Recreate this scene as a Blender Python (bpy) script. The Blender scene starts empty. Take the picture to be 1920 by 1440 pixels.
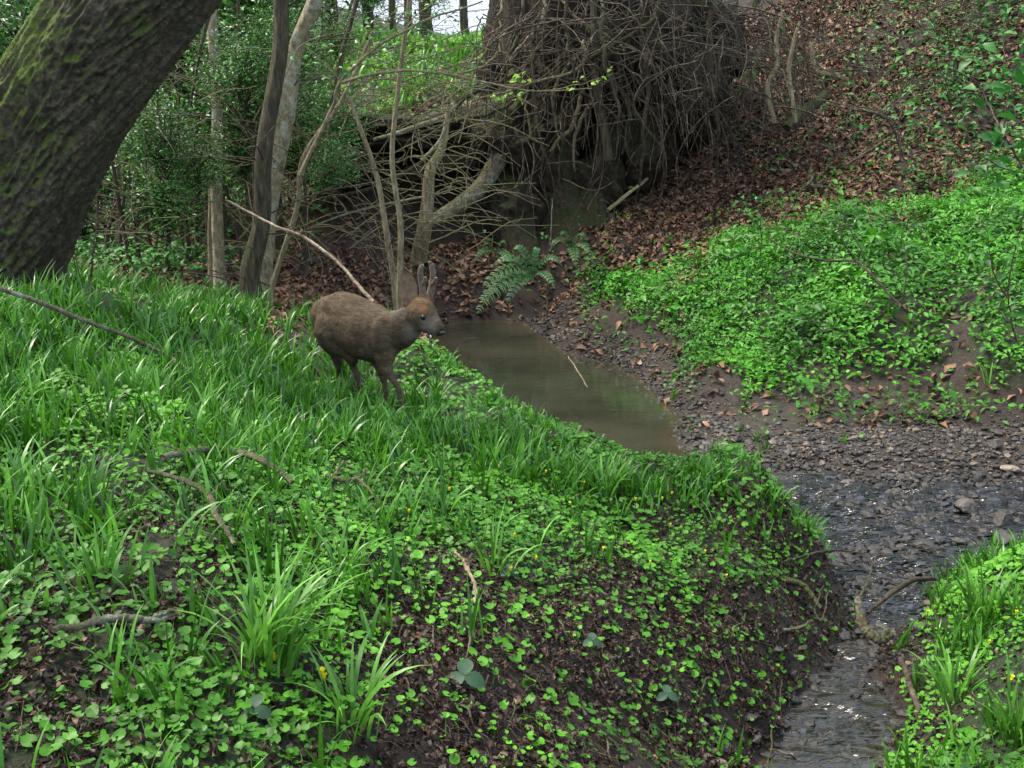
import bpy, math, random
import numpy as np
from mathutils import Vector, Matrix, Euler
rng = np.random.default_rng(7); random.seed(7)
R = math.radians
S = bpy.context.scene
C = S.collection

# ---------------------------------------------------------------- camera
FPX = 1968.0; PITCH = R(15); CZ = 2.3
cam = bpy.data.cameras.new('camera'); camo = bpy.data.objects.new('camera', cam); C.objects.link(camo)
cam.sensor_width = 36; cam.lens = 36 * FPX / 1920; cam.clip_end = 500; cam.clip_start = 0.05
camo.location = (0, 0, CZ); camo.rotation_euler = (R(90) - PITCH, 0, 0)
S.camera = camo
S.render.resolution_x = 1024; S.render.resolution_y = 768
# ---------------------------------------------------------------- world, sun, exposure
SUN_EL, SUN_AZ = R(60), R(-68)          # azimuth measured from +Y toward +X
w = bpy.data.worlds.new("World"); S.world = w; w.use_nodes = True
nt = w.node_tree; sky = nt.nodes.new('ShaderNodeTexSky'); sky.sky_type = 'NISHITA'; sky.sun_disc = False
sky.sun_elevation = SUN_EL; sky.sun_rotation = SUN_AZ; sky.air_density = 1.0; sky.dust_density = 9.0; sky.ozone_density = 1.0
bg = nt.nodes['Background']; bg.inputs['Strength'].default_value = 0.12
ovc = nt.nodes.new('ShaderNodeMix'); ovc.data_type = 'RGBA'; ovc.inputs[0].default_value = .5     # thin white overcast over the clear sky
nt.links.new(sky.outputs[0], ovc.inputs[6]); ovc.inputs[7].default_value = (6.6, 7.6, 9.2, 1); nt.links.new(ovc.outputs[2], bg.inputs[0])
sd = bpy.data.lights.new('sun', 'SUN'); so = bpy.data.objects.new('sun', sd); C.objects.link(so)
sd.energy = 2.2; sd.angle = R(18); sd.color = (1, .93, .80)
sv = Vector((math.sin(SUN_AZ) * math.cos(SUN_EL), math.cos(SUN_AZ) * math.cos(SUN_EL), math.sin(SUN_EL)))
so.rotation_euler = sv.to_track_quat('Z', 'Y').to_euler()
S.view_settings.view_transform = 'Standard'; S.view_settings.look = 'None'
S.view_settings.gamma = 1; S.view_settings.exposure = 1.32

# ---------------------------------------------------------------- pixel <-> world
cp, sp_ = math.cos(PITCH), math.sin(PITCH)
def ray(px, py):
    u = (px - 960) / FPX; v = (720 - py) / FPX
    return np.array([u, cp + v * sp_, -sp_ + v * cp])
def P(px, py, d=None, z=None):           # d: forward distance (y)   z: height
    r = ray(px, py)
    t = d / r[1] if d is not None else (z - CZ) / r[2]
    return np.array([0, 0, CZ]) + r * t
def proj(x, y, z):
    zz = z - CZ; dep = y * cp - zz * sp_; up = y * sp_ + zz * cp
    dep = np.maximum(dep, .05)
    return 960 + FPX * x / dep, 720 - FPX * up / dep

# ---------------------------------------------------------------- noise
def _h(ix, iy, s):
    n = (ix.astype(np.int64) * 374761393 + iy.astype(np.int64) * 668265263 + s * 1274126177) & 0xffffffff
    n = ((n ^ (n >> 13)) * 1274126177) & 0xffffffff
    return ((n ^ (n >> 16)) & 0xffff) / 65535.0
def vn(x, y, s=0):
    x = np.asarray(x, float); y = np.asarray(y, float)
    ix = np.floor(x); iy = np.floor(y); fx = x - ix; fy = y - iy
    fx = fx * fx * (3 - 2 * fx); fy = fy * fy * (3 - 2 * fy)
    a = _h(ix, iy, s); b = _h(ix + 1, iy, s); c = _h(ix, iy + 1, s); d = _h(ix + 1, iy + 1, s)
    return (a + (b - a) * fx) * (1 - fy) + (c + (d - c) * fx) * fy
def fbm(x, y, o=4, s=0):
    r = 0; a = .5
    for i in range(o):
        r = r + a * (vn(x * 2 ** i, y * 2 ** i, s + i * 17) - .5); a *= .5
    return r * 2

# ---------------------------------------------------------------- terrain control points
ctl = []
def cd(px, py, d): ctl.append(P(px, py, d=d))
def cz(px, py, z): ctl.append(P(px, py, z=z))
def cw(x, y, z): ctl.append(np.array([x, y, z], float))
for a in [(-250,560,6.3),(110,520,6.8),(200,560,7.4),(400,585,7.8),(560,592,7.8),(0,600,5),(0,800,3.6),(0,1000,2.8),(0,1200,2.2),(0,1440,1.75),
          (400,1440,1.8),(400,1200,2.35),(400,1000,3.0),(400,800,4.1),(400,700,5.2),(200,700,4.9),(250,620,6.2),
          (690,765,6.1),(757,772,5.85),(600,700,6.6),(680,850,4.7),(550,800,4.9),(700,1000,3.5),(700,1200,2.7),(700,1300,2.4),(700,1440,2.1),
          (760,650,7.9),(830,655,7.9),(870,695,7.3),(940,745,6.7),(1010,790,6.2),(1080,830,5.8),(1170,865,5.5),(1250,885,5.3),(1350,872,5.4),(1420,890,5.2),(1475,937,4.9),(1540,1010,4.5),
          (880,800,5.5),(900,900,4.6),(1000,900,4.8),(1000,1000,4.1),(1000,1150,3.3),(1000,1300,2.75),(1000,1440,2.4),
          (1250,1000,4.4),(1250,1150,3.7),(1250,1300,3.2),(1250,1440,2.9),(1430,1030,4.35),(1450,1100,4.1),(1440,1200,3.85),(1400,1290,3.5),
          ]: cd(*a)
# hidden water edge behind the crest of the left bank
for px, py, d in [(830,655,7.9),(870,695,7.3),(940,745,6.7),(1010,790,6.2),(1080,830,5.8),(1170,865,5.5),(1250,885,5.3),(1350,872,5.4),(1420,890,5.2),(1475,937,4.9),(1540,1010,4.5)]:
    p = P(px, py, d=d); cw(p[0] + .16, p[1] + .2, .0); cw(p[0] + .3, p[1] + .38, -.12)
for a in [(830,622,-.02),(830,606,.0),(900,600,.0),(1000,592,.0),(1045,592,.02),(1010,640,-.05),(950,680,-.16),(1100,740,-.18),(1200,800,-.18),(1100,690,-.08),(1040,645,.0),(1110,665,.03),(1180,690,.02),(1240,730,.02),(1290,800,.02),
          (1305,850,.0),(1360,830,.05),(1180,660,.08),(1260,700,.08),(1340,760,.08),(1450,800,.09),(1450,850,.05),(1600,840,.08),(1800,830,.1),(1920,850,.08),(2100,840,.12),
          (1500,890,-.02),(1650,900,-.01),(1900,890,-.0),(1500,930,-.07),(1650,980,-.08),(1850,960,-.06),(1600,1060,-.05),(1700,1060,-.05),(1900,1010,-.08),(2100,980,-.1),(2300,950,-.1),(1640,1150,-.06),
          (1600,1100,-.03),(1590,1230,-.05),(1575,1270,-.05),(1665,1215,.07),(1690,1255,.09),(1645,1190,.04),(1560,1340,-.07),(1650,1340,-.07),(1600,1440,-.08),(1500,1440,-.06),
          (1570,1090,.1),(1590,1150,.03),(1540,1210,.03),(1460,1310,.02),(1400,1420,.0),
          (1500,740,.16),(1400,745,.13),(1650,740,.2),(1800,760,.2),(1920,780,.2),(2100,760,.25),(1340,700,.12),
          (1120,560,.25),(1150,600,.12),(1050,565,.12)]: cz(*a)
# near right bank
for a in [(1700,1340,.0),(1730,1240,.02),(1740,1180,.04),(1780,1120,.28),(1920,1050,.33),(1840,1085,.28),(1850,1300,.36),(1780,1300,.22),(1920,1440,.55),(1740,1440,.15),(2050,1200,.55),(2100,1400,.7),(2100,1040,.35)]: cz(*a)
# far right green bank
for a in [(1150,540,10.4),(1200,590,9.7),(1320,680,8.1),(1400,705,7.95),(1600,690,7.75),(1730,690,7.6),(1600,600,8.1),(1450,600,8.8),(1450,500,9.5),(1600,500,8.9),(1600,400,10.9),(1300,500,10.5),
          (1920,680,7.2),(1920,600,7.45),(1920,500,8.2),(1920,400,9.6),(1920,330,11.2),(1780,600,7.9),(2100,500,7.9),(2100,400,9.2),
          (1780,480,8.9),(1750,380,10.9)]: cd(*a)
# leaf slope
for a in [(1150,450,12),(1100,520,11.2),(1300,400,12.8),(1300,300,14.2),(1500,300,13.2),(1500,200,14.5),(1500,100,15.5),(1500,0,16.5),(1800,300,11.8),(1800,200,12.8),(1800,100,14),(1800,0,15),
          (2100,200,12),(2100,0,14),(1500,-50,17.6),(1900,-50,16.4),(1300,150,16),(1300,0,17.5),(1300,-50,18.6),(2100,-50,16),
          (700,560,10.8),(560,565,10.2),(700,480,12),(900,480,12),(900,540,11.5),(800,570,11.2),(780,440,12.9),(900,440,12.9),(620,440,12.6),(780,350,13.25),(880,350,13.25),(690,365,13.2),(780,270,13.7),(880,250,13.8),
          (980,440,12.6),(1050,480,12.2),(1050,300,14.0),(1050,200,15),(640,340,13.6),(820,250,15.0),(700,260,15.2),(900,250,14.9),(980,120,16),
          (800,200,16.3),(800,130,18),(800,92,19.5),(650,140,18),(700,100,19.5),(890,85,19.5),(600,200,17.5),(600,60,20)]: cd(*a)
# left wood
for a in [(300,540,9.5),(150,520,9.5),(300,485,14),(100,470,14),(500,480,13),(300,430,19),(0,430,19),(450,380,18),(300,220,26),(0,220,26),(500,180,24),(300,0,32),(0,0,32),(-300,450,12),(-300,300,24)]: cd(*a)
for a in [(-6,3,1.5),(-6,8,1.3),(-4,0,1.3),(0,0,.95),(3,0,.9),(4,2,.9),(-2,-4,1.3),(3,-4,1.2),(10,4,.4),(9,-3,1.6),(9,8,1.2),(-9,-4,1.8),(-14,6,1.5),
          (14,12,3.4),(16,22,5.2),(6.5,26,5.4),(0,24,3.0),(-3,24,3.1),(-1.5,30,2.0),(-10,38,7),(-20,30,8),(-20,14,2.5),(20,0,3),(0,-15,2),(20,40,5.5),(-5,60,1),(-40,40,10),(40,40,6),(40,-10,5),(-40,-10,3),(0,60,1),(30,60,6),(-40,70,8),(0,90,1),(60,90,7),(-80,80,14),(80,20,6),(-80,10,6)]: cw(*a)
ctl = np.array(ctl)
_c = .18
def _k(d2): return np.sqrt(d2 + _c * _c)
d2 = ((ctl[:, None, :2] - ctl[None, :, :2]) ** 2).sum(-1)
n = len(ctl); A = np.zeros((n + 3, n + 3)); A[:n, :n] = -_k(d2) + np.eye(n) * .02
A[:n, n] = 1; A[n, :n] = 1; A[:n, n+1:n+3] = ctl[:, :2] * .1; A[n+1:n+3, :n] = ctl[:, :2].T * .1
W = np.linalg.solve(A, np.concatenate([ctl[:, 2], [0, 0, 0]]))
def H0(x, y):
    x = np.asarray(x, float).ravel(); y = np.asarray(y, float).ravel(); out = np.empty(len(x))
    for i in range(0, len(x), 20000):
        X = x[i:i+20000]; Y = y[i:i+20000]
        q = (X[:, None] - ctl[None, :, 0]) ** 2 + (Y[:, None] - ctl[None, :, 1]) ** 2
        out[i:i+20000] = -_k(q) @ W[:n] + W[n] + (X * W[n+1] + Y * W[n+2]) * .1
    return out
def H(x, y):
    z = H0(x, y); x = np.ravel(x); y = np.ravel(y)
    a = np.clip((z + .05) / .4, .15, 1)
    z = z + a * (.13 * fbm(x * 1.3, y * 1.3, 3, 3) + .05 * fbm(x * 6, y * 6, 3, 9))
    far = np.clip((y - 10) / 3, 0, 1)
    return z + far * .22 * fbm(x * .9 + 5, y * .9, 3, 31)
def Hn(x, y, e=.03):
    gx = (H(x + e, y) - H(x - e, y)) / (2 * e); gy = (H(x, y + e) - H(x, y - e)) / (2 * e)
    nn = np.stack([-gx, -gy, np.ones_like(gx)], 1); return nn / np.linalg.norm(nn, axis=1)[:, None]
def ground_at(px, py, tmin=1.2, tmax=40):
    r = ray(px, py); t = np.linspace(tmin, tmax, 1500)
    x = r[0] * t; y = r[1] * t; z = CZ + r[2] * t; g = H(x, y)
    k = np.argmax(z < g)
    return np.array([x[k], y[k], g[k]])

# ---------------------------------------------------------------- materials
def mat(name):
    m = bpy.data.materials.new(name); m.use_nodes = True
    t = m.node_tree; b = t.nodes['Principled BSDF']; return m, t, b
def N(t, typ, **kw):
    nd = t.nodes.new(typ)
    for k, v in kw.items():
        if k in nd.inputs: nd.inputs[k].default_value = v
        else: setattr(nd, k, v)
    return nd
def ramp(t, fac, stops):
    r = t.nodes.new('ShaderNodeValToRGB'); e = r.color_ramp.elements
    while len(e) < len(stops): e.new(.5)
    for i, (p, c) in enumerate(stops): e[i].position = p; e[i].color = (*c, 1)
    t.links.new(fac, r.inputs[0]); return r.outputs[0]
def mixc(t, fac, a, b, typ='MIX'):
    m = t.nodes.new('ShaderNodeMix'); m.data_type = 'RGBA'; m.blend_type = typ
    for s, v in ((0, fac), (6, a), (7, b)):
        if hasattr(v, 'links'): t.links.new(v, m.inputs[s])
        else: m.inputs[s].default_value = v if s == 0 else (*v, 1)
    return m.outputs[2]
def noise(t, scale, detail=4, co=None, rough=.6):
    nz = N(t, 'ShaderNodeTexNoise', Scale=scale, Detail=detail, Roughness=rough)
    if co is None:
        tc = N(t, 'ShaderNodeNewGeometry'); co = tc.outputs['Position']
    t.links.new(co, nz.inputs['Vector']); return nz.outputs[0]
def bump(t, b, h, strength=.5, dist=.02):
    bp = N(t, 'ShaderNodeBump', Strength=strength, Distance=dist); t.links.new(h, bp.inputs['Height']); t.links.new(bp.outputs[0], b.inputs['Normal'])
def leafmat(name, stops, rough=.4, trans=.3, spec=.5):
    m, t, b = mat(name)
    at = N(t, 'ShaderNodeAttribute', attribute_name='tint')
    c = ramp(t, at.outputs['Fac'], stops)
    c = mixc(t, .35, c, noisecol(t), 'OVERLAY')
    t.links.new(c, b.inputs['Base Color']); b.inputs['Roughness'].default_value = rough
    b.inputs['Specular IOR Level'].default_value = spec
    if trans:
        tr = N(t, 'ShaderNodeBsdfTranslucent'); t.links.new(c, tr.inputs[0])
        mx = N(t, 'ShaderNodeMixShader'); mx.inputs[0].default_value = trans
        t.links.new(b.outputs[0], mx.inputs[1]); t.links.new(tr.outputs[0], mx.inputs[2])
        t.links.new(mx.outputs[0], t.nodes['Material Output'].inputs[0])
    return m
def noisecol(t, s=60):
    return ramp(t, noise(t, s, 3), [(.3, (.2, .2, .2)), (.7, (.8, .8, .8))])
def barkmat(name, a, b_, c_, moss=None, mossamt=.5, scale=30, stretch=(1, 1, .25), lichen=0):
    m, t, b = mat(name)
    tc = N(t, 'ShaderNodeTexCoord'); mp = N(t, 'ShaderNodeMapping'); mp.inputs['Scale'].default_value = stretch
    t.links.new(tc.outputs['Object'], mp.inputs[0])
    n1 = noise(t, scale, 6, mp.outputs[0], .7)
    c = ramp(t, n1, [(.3, a), (.52, b_), (.72, c_)])
    if lichen:
        n3 = noise(t, 9, 4, tc.outputs['Object'], .75)
        f = ramp(t, n3, [(.58 - lichen, (0, 0, 0)), (.64, (1, 1, 1))]); c = mixc(t, f, c, (.34, .36, .28))
    if moss:
        g = N(t, 'ShaderNodeNewGeometry'); sx = N(t, 'ShaderNodeSeparateXYZ'); t.links.new(g.outputs['Normal'], sx.inputs[0])
        n2 = noise(t, 5, 5, tc.outputs['Object'])
        ma = N(t, 'ShaderNodeMath', operation='MULTIPLY_ADD'); t.links.new(sx.outputs[2], ma.inputs[0]); ma.inputs[1].default_value = .45; t.links.new(n2, ma.inputs[2])
        f = ramp(t, ma.outputs[0], [(.75 - mossamt * .5, (0, 0, 0)), (.95 - mossamt * .4, (1, 1, 1))])
        f = mixc(t, .8, (0, 0, 0), f)
        mc = ramp(t, noise(t, 70, 4, tc.outputs['Object']), [(.35, tuple(x * .45 for x in moss)), (.65, moss)])
        c = mixc(t, f, c, mc)
    t.links.new(c, b.inputs['Base Color']); b.inputs['Roughness'].default_value = .85; b.inputs['Specular IOR Level'].default_value = .25
    bump(t, b, n1, 1, .03); return m

M = {}
# ground
m, t, b = mat('soil'); M['soil'] = m
n1 = noise(t, 9, 8); n2 = noise(t, 45, 6, rough=.75); n3 = noise(t, 1.5, 3)
c = ramp(t, n2, [(.3, (.007, .005, .003)), (.5, (.026, .017, .010)), (.7, (.07, .046, .028))])
c = mixc(t, ramp(t, n1, [(.42, (0, 0, 0)), (.6, (1, 1, 1))]), c, (.032, .02, .012))
am = N(t, 'ShaderNodeAttribute', attribute_name='mud')
mudc = ramp(t, noise(t, 14, 6, rough=.7), [(.3, (.018, .014, .010)), (.7, (.075, .057, .042))])
c = mixc(t, am.outputs['Fac'], c, mudc)
ag = N(t, 'ShaderNodeAttribute', attribute_name='green')
gc = ramp(t, noise(t, 60, 5, rough=.7), [(.3, (.008, .02, .005)), (.7, (.03, .075, .015))])
c = mixc(t, ag.outputs['Fac'], c, gc)
t.links.new(c, b.inputs['Base Color']); b.inputs['Roughness'].default_value = .8
rr = N(t, 'ShaderNodeMapRange'); t.links.new(am.outputs['Fac'], rr.inputs[0]); rr.inputs[3].default_value = .85; rr.inputs[4].default_value = .42; t.links.new(rr.outputs[0], b.inputs['Roughness'])
bump(t, b, n2, 1, .03)
# water
m, t, b = mat('water'); M['water'] = m
am = N(t, 'ShaderNodeAttribute', attribute_name='riffle')
c = ramp(t, noise(t, 1.6, 5), [(.35, (.022, .024, .014)), (.65, (.042, .043, .027))])
ed = N(t, 'ShaderNodeAttribute', attribute_name='shallow')
em = N(t, 'ShaderNodeMath', operation='MULTIPLY'); t.links.new(ed.outputs['Fac'], em.inputs[0]); em.inputs[1].default_value = .3; c = mixc(t, em.outputs[0], c, (.1, .055, .028))
c = mixc(t, am.outputs['Fac'], c, ramp(t, noise(t, 25, 5), [(.4, (.004, .004, .004)), (.65, (.02, .018, .015))]))
t.links.new(c, b.inputs['Base Color']); b.inputs['Roughness'].default_value = .03; b.inputs['IOR'].default_value = 1.5
geo = N(t, 'ShaderNodeNewGeometry'); mpp = N(t, 'ShaderNodeMapping'); mpp.inputs['Rotation'].default_value = (0, 0, R(-25)); mpp.inputs['Scale'].default_value = (.5, 1.3, 1)
t.links.new(geo.outputs['Position'], mpp.inputs[0]); nz = noise(t, 10, 3, mpp.outputs[0], .5); nf = noise(t, 38, 2, mpp.outputs[0], .5)
mm = N(t, 'ShaderNodeMath', operation='MULTIPLY_ADD'); t.links.new(am.outputs['Fac'], mm.inputs[0]); mm.inputs[1].default_value = 1.0; mm.inputs[2].default_value = .02
bp = N(t, 'ShaderNodeBump', Distance=.15); t.links.new(mm.outputs[0], bp.inputs['Strength']); t.links.new(nz, bp.inputs['Height'])
bp2 = N(t, 'ShaderNodeBump', Distance=.014); t.links.new(mm.outputs[0], bp2.inputs['Strength']); t.links.new(nf, bp2.inputs['Height']); t.links.new(bp.outputs[0], bp2.inputs['Normal'])
t.links.new(bp2.outputs[0], b.inputs['Normal'])
M['grass'] = leafmat('grass_blade', [(0, (.014, .055, .006)), (.5, (.052, .19, .012)), (1, (.14, .39, .04))], .36, .28, .5)
M['tuft'] = leafmat('tuft_blade', [(0, (.035, .13, .010)), (1, (.14, .36, .045))], .4, .3, .4)
M['cel'] = leafmat('celandine_leaf', [(0, (.016, .062, .005)), (.5, (.054, .19, .012)), (1, (.11, .34, .02))], .45, .22, .22)
M['cover'] = leafmat('mercury_leaf', [(0, (.018, .08, .006)), (.5, (.045, .19, .010)), (1, (.10, .36, .025))], .45, .3, .28)
M['ivy'] = leafmat('ivy_leaf', [(0, (.012, .05, .01)), (.6, (.04, .15, .022)), (1, (.085, .28, .05))], .48, .15, .22)
M['holly'] = leafmat('holly_leaf', [(0, (.016, .055, .010)), (.6, (.055, .17, .022)), (.93, (.12, .32, .045)), (1, (.22, .40, .2))], .36, .2, .5)
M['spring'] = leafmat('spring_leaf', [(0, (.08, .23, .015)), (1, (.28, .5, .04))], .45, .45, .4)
M['blurleaf'] = leafmat('maple_leaf', [(0, (.02, .1, .015)), (1, (.05, .2, .03))], .45, .35, .4)
M['fern'] = leafmat('fern_frond', [(0, (.02, .08, .02)), (1, (.06, .2, .05))], .45, .3, .4)
M['litter'] = leafmat('dead_leaf', [(0, (.02, .013, .008)), (.4, (.11, .06, .034)), (.75, (.26, .15, .085)), (.95, (.3, .18, .12)), (1, (.45, .38, .32))], .6, .1, .3)
M['bramble'] = leafmat('bramble_leaf', [(0, (.010, .038, .015)), (1, (.02, .065, .028))], .55, .1, .3)
M['litter_near'] = leafmat('dark_dead_leaf', [(0, (.008, .005, .004)), (.45, (.045, .026, .015)), (.8, (.14, .08, .048)), (.93, (.22, .14, .09)), (1, (.42, .34, .28))], .55, .08, .35)
M['yellow'] = leafmat('yellow_petal', [(0, (.72, .68, .02)), (1, (.85, .82, .06))], .35, .2)
M['white'] = leafmat('white_petal', [(0, (.7, .7, .7)), (1, (.85, .85, .85))], .5, .2)
M['oak'] = barkmat('mossy_bark', (.018, .014, .010), (.075, .062, .044), (.17, .145, .105), (.12, .19, .02), .7, 26, (1, 1, 1))
M['bark_pale'] = barkmat('pale_bark', (.09, .072, .04), (.27, .225, .135), (.46, .4, .28), (.09, .13, .03), .25, 28, (1, 1, .5), .08)
M['bark_dark'] = barkmat('dark_bark', (.02, .016, .010), (.07, .058, .036), (.15, .128, .085), (.07, .1, .02), .38, 30, (1, 1, .2))
M['bark_tan'] = barkmat('tan_bark', (.10, .08, .045), (.26, .215, .13), (.45, .39, .25), (.1, .13, .04), .3, 40, (1, 1, .3))
M['twig'] = barkmat('twig_bark', (.03, .023, .015), (.085, .068, .047), (.21, .18, .13), None, 0, 20, (1, 1, 1))
M['twig_dark'] = barkmat('dark_twig_bark', (.025, .019, .014), (.06, .048, .035), (.12, .1, .07), None, 0, 20, (1, 1, 1))
M['deadwood'] = barkmat('pale_deadwood', (.12, .085, .055), (.3, .23, .16), (.5, .42, .33), None, 0, 25, (1, 1, 1))
M['lichen'] = barkmat('lichen_bark', (.05, .04, .024), (.17, .14, .09), (.34, .3, .21), (.09, .11, .035), .12, 60, (1, 1, 1), .1)
M['mossroot'] = barkmat('mossy_root', (.012, .01, .006), (.045, .035, .02), (.10, .08, .05), (.03, .045, .011), .3, 22, (1, 1, 1))
M['earth'] = barkmat('root_earth', (.010, .008, .005), (.03, .022, .014), (.07, .053, .034), (.035, .05, .014), .3, 16, (1, 1, .45))
M['stem'] = barkmat('leaf_stem', (.02, .06, .015), (.04, .1, .03), (.07, .15, .04), None, 0, 20, (1, 1, 1))
m, t, b = mat('stone'); M['stone'] = m
at = N(t, 'ShaderNodeAttribute', attribute_name='tint')
c = ramp(t, at.outputs['Fac'], [(0, (.012, .011, .010)), (.45, (.036, .032, .027)), (.8, (.085, .073, .06)), (.93, (.16, .12, .08)), (1, (.32, .29, .26))])
c = mixc(t, .5, c, noisecol(t, 90), 'OVERLAY'); t.links.new(c, b.inputs['Base Color']); b.inputs['Roughness'].default_value = .46; b.inputs['Specular IOR Level'].default_value = .4; bump(t, b, noise(t, 80, 5), .7, .01)
m, t, b = mat('fur'); M['fur'] = m
tc = N(t, 'ShaderNodeNewGeometry')
fm = N(t, 'ShaderNodeMapping'); fm.inputs['Rotation'].default_value = (0, R(18), R(-43)); fm.inputs['Scale'].default_value = (.22, 1, 1); t.links.new(tc.outputs['Position'], fm.inputs[0])
c = ramp(t, noise(t, 95, 6, fm.outputs[0], .75), [(.3, (.035, .026, .016)), (.5, (.098, .074, .048)), (.74, (.21, .165, .11))])
c = mixc(t, ramp(t, noise(t, 11, 4), [(.42, (0, 0, 0)), (.62, (.75, .75, .75))]), c, (.06, .042, .028))
at = N(t, 'ShaderNodeAttribute', attribute_name='rust'); c = mixc(t, at.outputs['Fac'], c, (.3, .15, .055))
at = N(t, 'ShaderNodeAttribute', attribute_name='grey'); c = mixc(t, at.outputs['Fac'], c, (.2, .175, .155))
at = N(t, 'ShaderNodeAttribute', attribute_name='black'); c = mixc(t, at.outputs['Fac'], c, (.012, .01, .01))
t.links.new(c, b.inputs['Base Color']); b.inputs['Roughness'].default_value = .9; b.inputs['Specular IOR Level'].default_value = .12; bump(t, b, noise(t, 160, 4), .6, .008)
m, t, b = mat('velvet'); M['velvet'] = m
b.inputs['Sheen Weight'].default_value = .22; b.inputs['Sheen Roughness'].default_value = .35; b.inputs['Sheen Tint'].default_value = (1, .88, .75, 1)
c = ramp(t, noise(t, 60, 4), [(.3, (.07, .048, .032)), (.7, (.17, .125, .085))]); t.links.new(c, b.inputs['Base Color']); b.inputs['Roughness'].default_value = .9; bump(t, b, noise(t, 200, 3), .6, .005)
m, t, b = mat('ear_inner'); M['earin'] = m
c = ramp(t, noise(t, 30, 4), [(.3, (.14, .09, .055)), (.7, (.32, .22, .145))]); t.links.new(c, b.inputs['Base Color']); b.inputs['Roughness'].default_value = .9
m, t, b = mat('eye'); M['eye'] = m; c = ramp(t, noise(t, 40), [(.4, (.004, .003, .003)), (.6, (.012, .008, .006))]); t.links.new(c, b.inputs['Base Color']); b.inputs['Roughness'].default_value = .12
m, t, b = mat('nose'); M['nose'] = m; c = ramp(t, noise(t, 150), [(.4, (.008, .008, .008)), (.6, (.025, .023, .023))]); t.links.new(c, b.inputs['Base Color']); b.inputs['Roughness'].default_value = .3

# ---------------------------------------------------------------- object helpers
def tag(o, label=None, cat=None, group=None, kind=None):
    if label: o['label'] = label
    if cat: o['category'] = cat
    if group: o['group'] = group
    if kind: o['kind'] = kind
    return o
def mesh_np(name, V, F, material, attrs=None, parent=None, smooth=True, loc=None):
    V = np.asarray(V, np.float32); F = np.asarray(F, np.int32)
    if loc is not None: V = V - np.asarray(loc, np.float32)
    me = bpy.data.meshes.new(name); me.vertices.add(len(V)); me.vertices.foreach_set('co', V.ravel())
    nf, k = F.shape; me.loops.add(nf * k); me.loops.foreach_set('vertex_index', F.ravel())
    me.polygons.add(nf); me.polygons.foreach_set('loop_start', np.arange(0, nf * k, k, dtype=np.int32)); me.polygons.foreach_set('loop_total', np.full(nf, k, np.int32))
    me.polygons.foreach_set('use_smooth', np.full(nf, smooth))
    for kx, a in (attrs or {}).items():
        at = me.attributes.new(kx, 'FLOAT', 'POINT'); at.data.foreach_set('value', np.asarray(a, np.float32))
    me.update(calc_edges=True); me.validate()
    me.materials.append(material)
    o = bpy.data.objects.new(name, me); C.objects.link(o)
    if loc is not None: o.location = loc
    if parent: o.parent = parent
    return o
def empty(name, loc):
    o = bpy.data.objects.new(name, None); C.objects.link(o); o.location = tuple(loc); o.empty_display_size = .1; return o
def under(o, root):
    """parent keeping world placement (root has translation only)"""
    o.parent = root; o.location = Vector(o.location) - Vector(root.location); return o
def rotmats(ax, ang):                     # N axis-angle
    ax = ax / np.linalg.norm(ax, axis=1)[:, None]; c = np.cos(ang); s = np.sin(ang); x, y, z = ax.T; C1 = 1 - c
    return np.stack([np.stack([c + x*x*C1, x*y*C1 - z*s, x*z*C1 + y*s], 1), np.stack([y*x*C1 + z*s, c + y*y*C1, y*z*C1 - x*s], 1), np.stack([z*x*C1 - y*s, z*y*C1 + x*s, c + z*z*C1], 1)], 1)
def frames(nrm, yaw):                     # rotation taking z->nrm with a random yaw
    n_ = len(nrm); t0 = np.stack([np.cos(yaw), np.sin(yaw), np.zeros(n_)], 1)
    x = t0 - (t0 * nrm).sum(1)[:, None] * nrm; x /= np.linalg.norm(x, axis=1)[:, None] + 1e-9
    y = np.cross(nrm, x); return np.stack([x, y, nrm], 2)
def scatter(T, F, pos, rot, sc):
    """T template verts (k,3); returns merged verts, faces, tint index"""
    sc = np.asarray(sc); sc = sc[:, None] if sc.ndim == 1 else sc
    n_ = len(pos); V = np.einsum('nij,nkj->nki', rot, T[None] * sc[:, None, :]) + pos[:, None, :]
    FF = F[None] + (np.arange(n_) * len(T))[:, None, None]
    return V.reshape(-1, 3), FF.reshape(-1, F.shape[1])
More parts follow.
